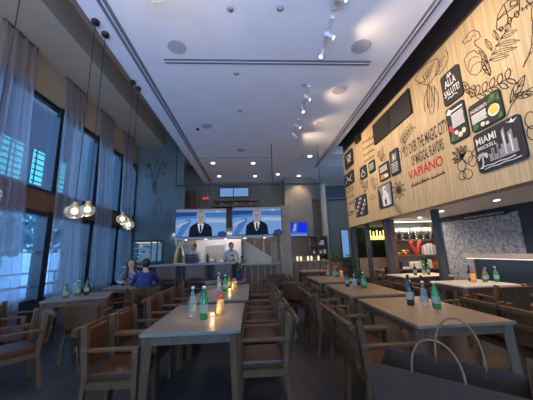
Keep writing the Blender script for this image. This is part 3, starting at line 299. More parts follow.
'flower_bouquet_drawing':[[[-3.49,3.57],[-3.51,3.72],[-3.53,3.86],[-3.56,4.0],[-3.59,4.15],[-3.62,4.29],[-3.66,4.43],[-3.71,4.56]],[[-3.49,3.57],[-3.51,3.72],[-3.52,3.87],[-3.52,4.03],[-3.52,4.19],[-3.51,4.36],[-3.5,4.53],[-3.49,4.7]],[[-3.49,3.57],[-3.5,3.72],[-3.5,3.88],[-3.48,4.05],[-3.45,4.22],[-3.4,4.4],[-3.34,4.6],[-3.27,4.8]],[[-3.49,3.57],[-3.51,3.71],[-3.54,3.83],[-3.57,3.94],[-3.61,4.02],[-3.66,4.09],[-3.71,4.15],[-3.77,4.18]],[[-3.49,3.57],[-3.5,3.72],[-3.49,3.86],[-3.46,4.0],[-3.41,4.14],[-3.35,4.28],[-3.27,4.42],[-3.17,4.56]],[[-3.49,3.57],[-3.5,3.72],[-3.5,3.85],[-3.49,3.99],[-3.47,4.11],[-3.44,4.23],[-3.4,4.35],[-3.34,4.46]],[[-3.71,4.56],[-3.7,4.6],[-3.69,4.63],[-3.7,4.65],[-3.7,4.68],[-3.72,4.71],[-3.74,4.73],[-3.76,4.76]],[[-3.71,4.56],[-3.73,4.59],[-3.75,4.61],[-3.76,4.64],[-3.77,4.66],[-3.77,4.69],[-3.77,4.72],[-3.76,4.76]],[[-3.71,4.56],[-3.75,4.73]],[[-3.49,4.7],[-3.46,4.72],[-3.44,4.75],[-3.42,4.77],[-3.41,4.8],[-3.4,4.83],[-3.4,4.86],[-3.41,4.9]],[[-3.49,4.7],[-3.49,4.74],[-3.49,4.77],[-3.49,4.8],[-3.48,4.83],[-3.46,4.86],[-3.44,4.88],[-3.41,4.9]],[[-3.49,4.7],[-3.42,4.87]],[[-3.27,4.8],[-3.27,4.77],[-3.27,4.74],[-3.26,4.72],[-3.25,4.7],[-3.24,4.68],[-3.22,4.67],[-3.19,4.65]],[[-3.27,4.8],[-3.24,4.79],[-3.22,4.77],[-3.2,4.75],[-3.19,4.73],[-3.19,4.71],[-3.18,4.68],[-3.19,4.65]],[[-3.27,4.8],[-3.2,4.67]],[[-3.77,4.18],[-3.78,4.21],[-3.78,4.23],[-3.79,4.25],[-3.81,4.26],[-3.82,4.27],[-3.84,4.28],[-3.87,4.28]],[[-3.77,4.18],[-3.8,4.18],[-3.82,4.19],[-3.84,4.2],[-3.85,4.21],[-3.86,4.23],[-3.87,4.25],[-3.87,4.28]],[[-3.77,4.18],[-3.86,4.27]],[[-3.17,4.56],[-3.14,4.57],[-3.13,4.59],[-3.12,4.61],[-3.11,4.63],[-3.11,4.65],[-3.12,4.67],[-3.13,4.7]],[[-3.17,4.56],[-3.18,4.58],[-3.18,4.61],[-3.18,4.63],[-3.18,4.65],[-3.17,4.67],[-3.15,4.69],[-3.13,4.7]],[[-3.17,4.56],[-3.13,4.68]],[[-3.34,4.46],[-3.33,4.49],[-3.32,4.52],[-3.31,4.54],[-3.31,4.57],[-3.32,4.6],[-3.33,4.63],[-3.35,4.65]],[[-3.34,4.46],[-3.36,4.49],[-3.37,4.52],[-3.38,4.55],[-3.38,4.57],[-3.38,4.6],[-3.37,4.63],[-3.35,4.65]],[[-3.34,4.46],[-3.35,4.63]],[[-3.61,4.37],[-3.63,4.35],[-3.65,4.33],[-3.66,4.3],[-3.67,4.27],[-3.67,4.25],[-3.66,4.21],[-3.65,4.18]],[[-3.61,4.37],[-3.6,4.34],[-3.59,4.31],[-3.59,4.28],[-3.6,4.25],[-3.61,4.23],[-3.63,4.2],[-3.65,4.18]],[[-3.61,4.37],[-3.64,4.21]],[[-3.25,4.37],[-3.25,4.34],[-3.24,4.32],[-3.23,4.3],[-3.22,4.28],[-3.2,4.28],[-3.18,4.27],[-3.15,4.27]],[[-3.25,4.37],[-3.22,4.37],[-3.2,4.36],[-3.18,4.35],[-3.17,4.34],[-3.16,4.32],[-3.16,4.3],[-3.15,4.27]],[[-3.25,4.37],[-3.17,4.28]],[[-3.73,4.63],[-3.73,4.6],[-3.75,4.57],[-3.78,4.56],[-3.81,4.57],[-3.83,4.6],[-3.84,4.63],[-3.83,4.67],[-3.81,4.69],[-3.79,4.7],[-3.76,4.69],[-3.74,4.66],[-3.73,4.63]],[[-3.75,4.63],[-3.75,4.61],[-3.76,4.6],[-3.78,4.59],[-3.8,4.6],[-3.81,4.61],[-3.82,4.63],[-3.81,4.65],[-3.8,4.66],[-3.78,4.67],[-3.77,4.66],[-3.75,4.65],[-3.75,4.63]],[[-3.42,3.8],[-3.42,3.7],[-3.45,3.63],[-3.5,3.6],[-3.54,3.63],[-3.58,3.7],[-3.59,3.81],[-3.59,3.91],[-3.56,3.98],[-3.52,4.01],[-3.47,3.98],[-3.43,3.91],[-3.42,3.8]],[[-3.36,2.89],[-3.37,2.84],[-3.4,2.81],[-3.44,2.8],[-3.48,2.81],[-3.51,2.85],[-3.52,2.89],[-3.51,2.94],[-3.49,2.97],[-3.45,2.98],[-3.41,2.97],[-3.38,2.93],[-3.36,2.89]],[[-3.44,2.8],[-3.47,2.88],[-3.49,2.96],[-3.5,3.03],[-3.49,3.11],[-3.47,3.19],[-3.43,3.26],[-3.38,3.34]],[[-3.38,3.34],[-3.33,3.31],[-3.29,3.27],[-3.27,3.21],[-3.25,3.15],[-3.25,3.07],[-3.25,2.98],[-3.27,2.89]],[[-2.94,2.88],[-2.94,2.84],[-2.97,2.81],[-3.0,2.8],[-3.04,2.81],[-3.06,2.84],[-3.08,2.88],[-3.07,2.92],[-3.04,2.95],[-3.01,2.96],[-2.97,2.95],[-2.95,2.92],[-2.94,2.88]],[[-2.9,2.52],[-2.9,2.47],[-2.93,2.43],[-2.97,2.42],[-3.01,2.43],[-3.04,2.47],[-3.05,2.52],[-3.04,2.58],[-3.02,2.62],[-2.98,2.63],[-2.94,2.61],[-2.91,2.57],[-2.9,2.52]],[[-3.09,2.79],[-3.06,2.67],[-3.05,2.55],[-3.05,2.44],[-3.06,2.34],[-3.07,2.25],[-3.1,2.17],[-3.14,2.09]],[[-2.91,2.79],[-2.9,2.69],[-2.89,2.59],[-2.89,2.5],[-2.89,2.41],[-2.9,2.33],[-2.91,2.25],[-2.93,2.17]],[[-3.23,2.0],[-3.18,2.02],[-3.13,2.04],[-3.07,2.05],[-3.02,2.05],[-2.96,2.05],[-2.9,2.05],[-2.84,2.04]]]}
# ================================================================== CAMERA
H = 1.4
cam = bpy.data.objects.new('camera', bpy.data.cameras.new('camera')); COL.objects.link(cam)
cam.data.sensor_fit = 'HORIZONTAL'; cam.data.sensor_width = 36; cam.data.lens = 264.2/533*36; cam.data.clip_start = .02
p_, y_, r_ = .19399, .0565, -.02997
fw = Vector((math.sin(y_)*math.cos(p_), math.cos(y_)*math.cos(p_), math.sin(p_))); rt = Vector((math.cos(y_), -math.sin(y_), 0)); up = rt.cross(fw)
R_, U_ = rt*math.cos(r_)+up*math.sin(r_), -rt*math.sin(r_)+up*math.cos(r_)
cam.matrix_world = Matrix(((R_.x, U_.x, -fw.x, 0), (R_.y, U_.y, -fw.y, 0), (R_.z, U_.z, -fw.z, H), (0, 0, 0, 1)))
C.camera = cam
def light(kind, name, loc, energy, col, target=None, **kw):
    d = bpy.data.lights.new(name, kind); d.energy = energy; d.color = col
    for k, v in kw.items(): setattr(d, k, v)
    o = bpy.data.objects.new(name, d); COL.objects.link(o); o.location = loc
    if target is not None: o.rotation_euler = (Vector(target)-Vector(loc)).to_track_quat('-Z', 'Y').to_euler()
    return o
# ================================================================== SETTING
XL, XR = -4.2, 3.5
YB, YF = -3.6, 13.4
sbox('floor', (-4.6, YB, -.1), (7.2, YF+.2, 0), 'floor_wood')
# main ceiling: a lowered white slab with open slots along both long sides
sbox('ceiling', (-2.45, YB, 5.0), (3.06, YF, 5.3), 'ceiling_paint')
sbox('ceiling', (3.06, 9.4, 5.0), (7.2, YF, 5.3), 'ceiling_paint')
sbox('ceiling', (-4.4, YB, 5.95), (7.2, YF+.2, 6.1), 'tan_paint')
sbox('ceiling', (-4.2, YB, 5.36), (-3.22, 9.5, 5.95), 'tan_paint')      # dropped box over the curtains
# window wall, left
posts = [1.45, 2.85, 4.25, 5.65, 7.07, 8.39, 9.62]
sbox('wall_left', (-4.4, YB, 0), (XL, 1.4, 5.95), 'tan_paint')
sbox('wall_left', (-4.4, 1.4, 4.66), (XL, 9.5, 5.95), 'tan_paint')
sbox('wall_left', (-4.4, 1.4, 2.34), (XL, 9.5, 2.72), 'brown_wood')
sbox('wall_left', (-4.4, 1.4, 0), (XL, 9.5, .58), 'navy_paint')
wn = 1
for a, b in zip(posts, posts[1:]):
    b = min(b, 9.5)
    for z0, z1 in ((.58, 2.34), (2.72, 4.66)):
        w = thing('window_%d' % wn, None, None, (-4.31, (a+b)/2, z0)); w['kind'] = 'structure'; wn += 1
        hw, h = (b-a)/2, z1-z0
        f = MB(); f.box((.04, -hw+.035, h/2), (.22, .09, h)).box((.04, hw-.035, h/2), (.22, .09, h)).box((.03, 0, .03), (.16, 2*hw, .06)).box((.03, 0, h-.045), (.16, 2*hw, .09))
        f.build('window_frame', 'frame_black', w)
        MB().box((0, 0, h/2), (.012, 2*hw-.1, h-.1)).build('pane', 'window_pane', w)
        if z0 > 2: MB().box((.06, 0, h-.16), (.03, 2*hw-.18, .05)).build('blind_rail', 'rail_white', w)
        else: MB().box((-.03, 0, .3), (.03, 2*hw-.1, .03)).box((-.03, 0, .95), (.03, 2*hw-.1, .025)).build('glazing_bar', 'rail_white', w)
# back of the room
sbox('wall_back', (-6.5, YF, 0), (7.2, YF+.2, 6.1), 'greige_paint')
sbox('wall_back', (1.62, YF-.75, 0), (2.95, YF, 5.0), 'greige_paint')
sbox('wall_back', (3.45, YF-.9, 0), (3.62, YF, 4.6), 'tan_paint')
sbox('wall_back', (2.95, YF-.35, 3.95), (7.2, YF, 5.0), 'greige_paint')
sbox('wall_left', (-6.6, 9.6, 0), (-6.4, YF, 6.1), 'greige_paint')
sbox('wall_left', (-6.5, 9.62, 0), (-4.4, 9.72, 6.1), 'grey_paint')
wg = sbox('wall_back', (-4.2, 9.5, 0), (-2.48, 9.72, 5.95), 'grey_paint')
# right: pale oak bulkhead over a low-ceilinged bay
wr = sbox('wall_right', (XR, -1.0, 2.18), (XR+.25, 9.4, 4.98), 'pale_oak')
sbox('wall_right', (XR+.02, YB, 4.98), (XR+.25, 9.4, 5.95), 'dark_paint')
sbox('wall_right', (XR, YB, 0), (XR+.25, -1.0, 4.98), 'tan_paint')
sbox('wall_right', (XR, 9.4, 5.3), (XR+.25, YF, 5.95), 'dark_paint')
sbox('ceiling', (XR+.25, -1.0, 2.18), (7.0, 9.4, 2.3), 'bulkhead_white')
sbox('wall_right', (5.2, -1.0, 0), (5.4, 7.7, 2.3), 'navy_paint')
sbox('wall_right', (7.0, 7.7, 0), (7.2, YF, 6.0), 'greige_paint')
sbox('wall_right', (5.2, 7.6, 0), (7.2, 7.7, 2.3), 'navy_paint')
sbox('wall_right', (5.17, 4.86, .35), (5.2, 6.95, 2.04), 'concrete')
sbox('wall_right', (3.75, -1.0, 0), (5.4, -.85, 2.3), 'navy_paint')
# glazed facade behind the camera
sbox('wall_front', (-4.4, YB-.2, 0), (-3.6, YB, 6.1), 'tan_paint'); sbox('wall_front', (3.0, YB-.2, 0), (3.75, YB, 6.1), 'tan_paint')
sbox('wall_front', (-3.6, YB-.2, 4.4), (3.0, YB, 6.1), 'tan_paint')
w = thing('window_%d' % wn, None, None, (-.3, YB-.1, 0)); w['kind'] = 'structure'; wn += 1
f = MB()
for k in range(5): f.box((-3.3+k*1.65, 0, 2.2), (.1, .12, 4.4))
f.box((0, 0, 2.4), (6.6, .12, .1)); f.build('window_frame', 'frame_black', w); MB().box((0, 0, 2.2), (6.6, .01, 4.4)).build('pane', 'window_pane', w)
# far windows
w = thing('window_%d' % wn, None, None, (5.3, YF-.04, 1.0)); w['kind'] = 'structure'; wn += 1
f = MB()
for k in range(5): f.box((-.8+k*.4, 0, .7), (.05, .06, 1.4))
f.box((0, 0, 0), (1.65, .06, .06)).box((0, 0, 1.4), (1.65, .06, .06)).build('window_frame', 'brown_wood', w)
MB().box((0, .02, .7), (1.6, .02, 1.4)).build('pane', 'far_window', w)
w = thing('window_%d' % wn, None, None, (-.9, YF-.04, 4.22)); w['kind'] = 'structure'; wn += 1
MB().box((0, .02, .24), (1.45, .02, .48)).build('pane', 'far_window', w)
MB().box((0, 0, 0), (1.55, .06, .05)).box((0, 0, .49), (1.55, .06, .05)).box((-.75, 0, .24), (.05, .06, .5)).box((.75, 0, .24), (.05, .06, .5)).build('window_frame', 'frame_black', w)
# ceiling slots
for nm, lo, hi in (('left', (-2.16, YB, 4.988), (-2.02, 13.2, 5.002)), ('right', (2.76, YB, 4.988), (2.88, 10.9, 5.002)), ('cross', (-1.6, 4.42, 4.988), (2.38, 4.54, 5.002)), ('cross', (-2.02, 9.7, 4.988), (2.6, 9.78, 5.002)), ('cross', (2.76, 10.9, 4.988), (5.5, 11.02, 5.002))):
    o = MB(); c = [(a+b)/2 for a, b in zip(lo, hi)]; d = [b-a for a, b in zip(lo, hi)]
    o.box((0, 0, 0), d); L_ = max(d[0], d[1]); ax = 0 if d[0] > d[1] else 1
    q = [d[0], .015, .012] if ax == 0 else [.015, d[1], .012]; o.box((0, 0, -.008), q, mi=1)
    struct(o.build('trim_slot', ['slot_grey', 'ceiling_paint'], loc=c))
# ================================================================== OUTSIDE (left)
struct(MB().box((0, 0, 0), (30, 40, .1)).build('ground_outside', 'pavement', loc=(-19.5, 8, -.06)))
b = thing('building', 'purple brown building across the street with cyan lit louvred windows', 'building', (-12.5, 21, 0))
MB().box((0, 0, 8), (2.5, 28, 16)).build('facade', 'facade_purple', b); MB().box((1.27, 0, 2.3), (.04, 28, 4.6)).build('shopfront', 'facade_pale', b)
for k in range(9):
    g = MB().box((1.27, -12.2+k*3.0, 6.1), (.05, 2.5, 1.8)).build('window', 'lit_window', b)
    s = MB()
    for q in range(6): s.box((1.31, -12.2+k*3.0, 5.35+q*.3), (.04, 2.5, .06))
    for q in range(4): s.box((1.31, -13.3+k*3.0+q*.75, 6.1), (.04, .06, 1.8))
    s.build('louvre', 'facade_purple', g)
b2 = thing('building', 'pale stepped building seen through the tall windows', 'building', (-17, 44, 0))
MB().box((0, 0, 3), (4, 9, 6)).build('facade', 'facade_pale', b2)
for k in range(3):
    for z in (1.8, 4.2): MB().box((2.02, -3+k*3, z), (.05, 1.8, 1.1)).build('window', 'lit_window', b2)
for z in (2.9, 6.05): MB().box((2.1, 0, z), (.5, 9.1, .12)).build('ledge', 'rail_white', b2)
def tree(x, y, h, r, label):
    t = thing('street_tree', label, 'tree', (x, y, 0), 0, 'trees outside the tall windows')
    MB().tube([(0, 0, 0), (.05, 0, h*.4), (0, .1, h*.75)], [.12, .09, .04], 8).build('trunk', 'bark', t)
    m = MB()
    for k in range(420):
        v = Vector((random.gauss(0, 1), random.gauss(0, 1), random.gauss(0, 1))).normalized()*r*random.uniform(.45, 1)
        c = Vector((v.x, v.y, v.z*.9+h)); a = Vector((random.gauss(0, 1), random.gauss(0, 1), random.gauss(0, 1))).normalized(); b_ = a.orthogonal().normalized(); s_ = random.uniform(.10, .2)
        q = [m.bm.verts.new(c+a*s_), m.bm.verts.new(c+b_*s_*.5), m.bm.verts.new(c-a*s_), m.bm.verts.new(c-b_*s_*.5)]; m.bm.faces.new(q)
    m.build('foliage', 'tree_leaf', t, recalc=False)
for i, (x, y, h, r) in enumerate(((-7.2, 7.4, 2.1, 1.05), (-8.0, 10.4, 2.6, 1.2), (-8.4, 13.6, 2.4, 1.2), (-9.5, 17.5, 2.8, 1.5))):
    tree(x, y, h, r, ['leafy street tree outside the nearest tall window', 'leafy tree outside the second tall window', 'leafy tree outside the third tall window', 'farthest leafy tree outside the windows'][i])
rl = thing('railing', 'pale horizontal railing on the terrace outside the lower windows', 'railing', (-5.6, 9, 0))
for z in (.45, .75, 1.05): MB().box((0, 0, z), (.04, 15, .035)).build('rail', 'rail_white', rl)
for k in range(8): MB().box((0, -7+k*2, .53), (.05, .05, 1.06)).build('post', 'rail_white', rl)
# ================================================================== CURTAINS
def curtain(yt0, yt1, yb0, yb1, label, ph):
    m = MB(); n, rows = 64, 14; V = []
    for j in range(rows+1):
        t = j/rows; z = 5.33-t*5.29; k = min(1, t*1.25)
        a = yt0+(yb0-yt0)*k; b = yt1+(yb1-yt1)*k; row = []
        for i in range(n+1):
            u = i/n; amp = .035*(1-.25*t)
            row.append(m.bm.verts.new((-4.06+amp*math.sin(u*2*PI*7+ph+.4*math.sin(t*3+u*9))+.02*math.sin(u*23+t*4)+.08*t, a+(b-a)*u+.012*math.sin(t*5+u*20), z)))
        V.append(row)
    for j in range(rows):
        for i in range(n):
            f = m.bm.faces.new((V[j][i], V[j][i+1], V[j+1][i+1], V[j+1][i])); f.smooth = True
    t_ = thing('sheer_curtain', label, 'curtain', (0, 0, 0), 0, 'sheer curtains on the window wall')
    m.build('cloth', 'curtain_cloth', t_, recalc=False)
    MB().box((-4.06, (yt0+yt1)/2, 5.34), (.05, yt1-yt0, .035)).build('heading_rail', 'brown_wood', t_)
curtain(3.95, 4.65, 3.85, 4.95, 'sheer curtain nearest the camera at the left edge', 0)
curtain(5.45, 6.08, 5.55, 6.55, 'second sheer curtain, behind the nearer pair of glass pendants', 1)
curtain(6.8, 7.48, 7.05, 7.8, 'third sheer curtain from the left, beside the far pendants', 2)
curtain(8.12, 8.83, 8.4, 9.1, 'farthest sheer curtain, next to the grey wall with line drawing', 3)
# ================================================================== CHAIRS
def chair_proto(name, wood, lea, sz=1.0):
    """armchair facing +Y; root at floor centre. .52 wide, .47 deep, back .86 high"""
    t = thing(name, 'x', 'chair')
    for s in (-1, 1):
        MB().bar((s*.235, .215, 0), (s*.237, .205, .645), .042, .046, bev=.006, w2=.052, up=(1, 0, 0)).build('leg', wood, t)
        MB().bar((s*.232, -.255, 0), (s*.235, -.205, .43), .042, .046, bev=.005, up=(1, 0, 0)).bar((s*.235, -.205, .42), (s*.228, -.25, .85), .052, .042, bev=.006, up=(1, 0, 0)).build('leg', wood, t)
        MB().box((s*.237, -.008, .655), (.052, .485, .028), bev=.008).build('armrest', wood, t)
    m = MB().box((0, .205, .375), (.43, .026, .06)).box((0, -.2, .375), (.43, .026, .06))
    for s in (-1, 1): m.box((s*.235, 0, .375), (.026, .4, .06))
    m.build('seat_rail', wood, t)
    MB().box((0, .012, .435), (.445, .42, .075), bev=.022).build('seat', lea, t)
    M = Matrix.Rotation(math.radians(6), 4, 'X')
    MB().box((0, -.205, .665), (.42, .045, .33), bev=.018, M=M).build('backrest', lea, t)
    m = MB().box((0, -.248, .835), (.50, .034, .05), M=M, bev=.006).box((0, -.247, .69), (.43, .022, .045), M=M).box((0, -.225, .53), (.43, .022, .05), M=M).box((0, -.236, .67), (.43, .008, .3), M=M)
    m.build('back_frame', wood, t)
    return t
P1 = chair_proto('dining_armchair', 'chair_wood', 'leather'); used = [False]
P2 = None
def put(proto, flag, loc, rz, label, group, sc=1):
    c = copy_tree(proto) if flag[0] else proto
    flag[0] = True
    c.location = loc; c.rotation_euler = (0, 0, rz); c.scale = (sc, sc, sc); c['label'] = label; c['group'] = group
    return c
def ch(x, y, face, label, group, sc=.965):
    """face = direction (dx,dy) the sitter looks"""
    rz = math.atan2(-face[0], face[1]); return put(P1, used, (x, y, 0), rz, label, group, sc)
E_, W_, N_, S_ = (1, 0), (-1, 0), (0, 1), (0, -1)
g = 'armchairs along the left side of the centre tables'
for y, l in ((2.72, 'brown leather armchair nearest camera, left side of nearest centre table'), (3.24, 'second leather armchair from camera, left side of nearest centre table'), (4.14, 'armchair at near left end of the second centre table'), (4.68, 'armchair in middle of the left side of second centre table'), (5.26, 'armchair at far left end of the second centre table')):
    ch(-1.2, y, E_, l, g)
g = 'armchairs along the right side of the centre tables'
for y, l in ((2.79, 'leather armchair with shiny seat nearest camera, right side of nearest centre table'), (3.42, 'second armchair from camera, right side of nearest centre table'), (4.2, 'armchair at near right end of second centre table'), (4.76, 'middle armchair on the right side of second centre table'), (5.36, 'armchair at far right end of second centre table')):
    ch(.07, y, W_, l, g)
g = 'armchairs with slatted backs left of the right-hand tables'
for x, y, f, l in ((1.1, 2.5, E_, 'armchair seen from behind, nearest camera, left of the big right-hand table'), (1.1, 3.02, E_, 'second armchair seen from behind, left of the big right-hand table'), (1.1, 4.05, E_, 'near armchair seen from behind at second right-hand table'), (1.1, 4.6, E_, 'far armchair seen from behind at second right-hand table'), (.95, 5.6, (.6, .8), 'turned armchair at near corner of third right-hand table'), (1.12, 6.55, E_, 'farthest armchair left of third right-hand table')):
    ch(x, y, f, l, g)
g = 'dark backed armchairs on the right facing the bay'
for x, y, l in ((2.82, 2.48, 'brown leather armchair at right edge of photo, behind the big table'), (2.82, 3.0, 'leather armchair behind far right corner of the big right-hand table'), (2.82, 4.1, 'armchair between second right-hand table and the white-topped table'), (2.82, 4.65, 'armchair behind far end of second right-hand table'), (2.82, 6.1, 'armchair beyond third right-hand table, before the shelves')):
    ch(x, y, E_, l, g)
g = 'armchairs with their backs to the camera at the white-topped tables'
for x, y, f, l in ((3.8, 4.14, N_, 'wooden chair back towards camera in front of nearer white-topped table'), (4.5, 4.1, N_, 'wooden chair back partly cut by right edge, at nearer white-topped table'), (3.75, 5.85, N_, 'chair back in front of farther white-topped table near shelves')):
    ch(x, y, f, l, g)
g = 'low armchairs by the window wall'
for x, y, f, l in ((-2.43, 4.28, (-.2, .98), 'armchair with back to camera in front of the window table'), (-2.5, 5.2, (-.72, -.6), 'armchair with blue lit seat at right of window table'), (-3.45, 4.25, (.95, .3), 'armchair behind the nearest left chair, against the curtain'), (-2.72, 3.36, (-.66, -.75), 'large armchair at left edge of photo, turned to window'), (-2.15, 5.95, (-.12, .99), 'armchair under the man in blue, its back to the camera'), (-3.0, 7.0, (.25, -.97), 'armchair under the seated long-haired person by the window')):
    ch(x, y, f, l, g, .93)
g = 'armchairs in the middle distance'
for x, y, f, l in ((-.05, 6.35, W_, 'armchair beside right end of small table with flower vase'), (-1.35, 6.55, E_, 'armchair at left end of small table with flower vase'), (2.75, 9.0, W_, 'armchair right of farthest right-hand table')):
    ch(x, y, f, l, g)
P2 = chair_proto('dark_chair', 'dark_chair_wood', 'dark_leather')
P2.scale = (.94,)*3; P2.location = (.66, 7.9, 0); tag(P2, 'black leather chair standing in front of the wooden pillar', 'chair')
# bar stools
def stool(x, y, label, rz=0):
    t = thing('bar_stool', label, 'bar stool', (x, y, 0), rz, 'high wooden stools at the bar')
    for s in (-1, 1):
        MB().bar((s*.24, .2, 0), (s*.22, .18, .66), .038, bev=.005).build('leg', 'dark_chair_wood', t)
        MB().bar((s*.24, -.22, 0), (s*.23, -.2, 1.08), .04, bev=.005).build('leg', 'dark_chair_wood', t)
        MB().bar((s*.23, -.2, .88), (s*.23, .18, .88), .04, .03).bar((s*.22, .18, .64), (s*.23, .18, .88), .035).build('armrest', 'dark_chair_wood', t)
    MB().box((0, 0, .67), (.44, .4, .07), bev=.02).build('seat', 'leather', t)
    MB().box((0, -.21, 1.06), (.5, .035, .05)).box((0, -.205, .93), (.44, .02, .2)).box((0, -.21, .8), (.46, .025, .04)).build('backrest', 'dark_chair_wood', t)
    MB().box((0, .19, .25), (.44, .025, .035)).box((0, -.21, .25), (.44, .025, .035)).build('foot_rail', 'dark_chair_wood', t)
stool(-2.28, 7.5, 'high wooden bar stool behind the man in blue')
stool(-1.52, 7.5, 'high wooden bar stool in middle of the bar front')
stool(-.82, 7.65, 'high wooden bar stool at right end of the bar')
# ================================================================== TABLES
def table(name, x0, x1, y0, y1, label, group, top='table_wood', z=.75, rz=0, leg='table_leg_wood', cx=None):
    c = ((x0+x1)/2, (y0+y1)/2); w, d = x1-x0, y1-y0
    t = thing(name, label, 'table', (c[0], c[1], 0), rz, group)
    MB().box((0, 0, z-.014), (w, d, .028), bev=.004).build('tabletop', top, t)
    m = MB()
    for s in (-1, 1): m.box((0, s*(d/2-.045), z-.065), (w-.16, .024, .075)); m.box((s*(w/2-.045), 0, z-.065), (.024, d-.16, .075))
    m.build('apron', leg, t)
    for sx in (-1, 1):
        for sy in (-1, 1): MB().bar((sx*(w/2-.03), sy*(d/2-.035), 0), (sx*(w/2-.05), sy*(d/2-.05), z-.028), .05, .05, w2=.075/.05*.05, bev=.005).build('leg', leg, t)
    return t
G = 'long wooden dining tables'
table('dining_table', -.97, -.12, 2.45, 3.70, 'nearest centre table with grey wood top and bottles', G)
table('dining_table', -.93, -.08, 3.94, 5.78, 'second centre table behind nearest one, with green bottle and glowing jar', G)
table('dining_table', -1.15, -.22, 6.35, 6.95, 'small table with flower vase before the bar', G)
table('dining_table', 1.38, 2.26, 2.33, 3.66, 'big wooden table on the right behind the paper bag', G, 'table_wood_warm')
table('dining_table', 1.38, 2.26, 3.90, 5.25, 'second right-hand table, directly behind the big right table', G, 'table_wood_warm')
table('dining_table', 1.36, 2.28, 5.62, 6.98, 'third right-hand table with brightly lit oil bottles', G, 'table_wood_warm')
table('dining_table', 1.55, 2.4, 8.55, 9.3, 'farthest right-hand table near the brown bookcase', G, 'table_wood_warm')
table('dining_table', 3.42, 4.42, 4.32, 5.18, 'nearer white-topped table under the low ceiling', 'white-topped tables', 'white_top')
table('dining_table', 3.4, 4.6, 6.02, 6.85, 'farther white-topped table in front of the lit shelves', 'white-topped tables', 'white_top')
table('dining_table', 3.9, 4.8, 8.12, 8.62, 'pale table in front of hedge with neon letters', 'white-topped tables', 'white_top')
table('dining_table', -3.45, -2.53, 4.58, 5.34, 'turned table by window with three dark bottles', 'tables along the windows', rz=.37)
table('dining_table', -3.2, -2.5, 5.95, 6.6, 'small table between the two seated people', 'tables along the windows', rz=.2)
table('dining_table', -3.78, -3.02, 2.7, 3.4, 'table cut off by left edge of photo, only its corner in view', 'tables along the windows', rz=.75, z=.72)
table('dining_table', .1, 1.1, .30, 1.12, 'table under the paper bag in front of camera', None, z=.72)
# ================================================================== BOTTLES
def bottle(x, y, z, kind, h, r, label, group):
    body = {'clear': 'clear_glass', 'green': 'green_glass', 'dark': 'dark_glass', 'olive': 'olive_glass'}[kind]
    t = thing({'clear': 'oil_bottle', 'green': 'water_bottle', 'dark': 'dark_bottle', 'olive': 'vinegar_bottle'}[kind], label, 'bottle', (x, y, z), 0, group)
    MB().lathe([(0, 0), (r*.9, 0), (r, .01), (r, h*.55), (r*.85, h*.64), (r*.36, h*.76), (r*.32, h*.94), (r*.4, h*.95), (0, h*.95)]).build('glass_body', body, t)
    MB().lathe([(0, h*.93), (r*.42, h*.93), (r*.42, h), (0, h)]).build('cap', 'black_plastic' if kind in ('dark', 'olive') else 'white_plastic', t)
    MB().lathe([(r*1.02, h*.2), (r*1.02, h*.45)]).build('paper_label', 'label_paper', t)
def jar(x, y, z, h, r, label, group, cap='red'):
    t = thing('chilli_jar', label, 'jar', (x, y, z), 0, group)
    MB().lathe([(0, 0), (r, 0), (r*1.02, h*.3), (r*.9, h*.38), (r, h*.5), (r*.9, h*.6), (r*.95, h*.78), (0, h*.78)]).build('jar_body', 'amber_fill', t)
    MB().lathe([(0, h*.78), (r*.8, h*.78), (r*.75, h), (0, h)]).build('lid', cap, t)
def candle(x, y, z, label):
    t = thing('tea_light', label, 'candle', (x, y, z), 0, 'tea lights among the bottles')
    MB().lathe([(0, 0), (.028, 0), (.03, .04), (.026, .04), (.026, .012), (0, .012)]).build('glass_cup', 'clear_glass', t)
    MB().lathe([(0, .012), (.02, .012), (.02, .024), (0, .026)]).build('wax', 'bulb_warm', t)
    light('POINT', 'candle_flame', (x, y, z+.06), .9, (1, .62, .22), shadow_soft_size=.012)
z = .75
g = 'bottles on the centre tables'
bottle(-.645, 2.98, z, 'clear', .31, .038, 'clear glass bottle, leftmost on the nearest centre table', g)
bottle(-.51, 2.9, z, 'green', .32, .042, 'bright green bottle on the nearest centre table', g)
bottle(-.56, 3.14, z, 'dark', .34, .04, 'dark bottle behind green one on nearest centre table', g)
jar(-.365, 3.08, z, .2, .042, 'glowing orange jar with red top on nearest centre table', 'glowing orange jars'); candle(-.44, 3.0, z, 'tea light beside the orange jar on nearest centre table')
bottle(-.62, 4.98, z, 'clear', .31, .038, 'clear glass bottle on the second centre table', g)
bottle(-.49, 4.82, z, 'green', .28, .042, 'green bottle on the second centre table', g)
bottle(-.44, 5.05, z, 'olive', .30, .036, 'olive bottle behind green one on second centre table', g)
jar(-.34, 4.95, z, .2, .045, 'glowing orange jar on the second centre table', 'glowing orange jars'); candle(-.42, 4.9, z, 'tea light beside the orange jar on second centre table')
g = 'bottles on the right-hand tables'
bottle(1.80, 3.12, z, 'dark', .34, .04, 'tall black wine bottle, leftmost on big right table', g)
bottle(1.88, 2.98, z, 'clear', .28, .036, 'clear oil bottle, middle one on big right table', g)
bottle(1.86, 3.2, z, 'clear', .27, .036, 'clear bottle at the rear on big right table', g)
bottle(1.97, 2.92, z, 'green', .28, .042, 'green bottle, rightmost on big right table', g)
bottle(1.68, 4.85, z, 'dark', .27, .04, 'black bottle on the second right-hand table', g)
bottle(1.76, 4.72, z, 'clear', .22, .04, 'clear bottle in middle of second right-hand table', g)
bottle(1.87, 4.58, z, 'green', .27, .045, 'green bottle on the second right-hand table', g)
bottle(1.83, 6.6, z, 'clear', .28, .045, 'lit clear bottle on third right-hand table', g)
bottle(1.93, 6.45, z, 'clear', .24, .045, 'lit clear bottle in middle on third right-hand table', g)
bottle(2.02, 6.55, z, 'green', .26, .045, 'lit green bottle on third right-hand table', g)
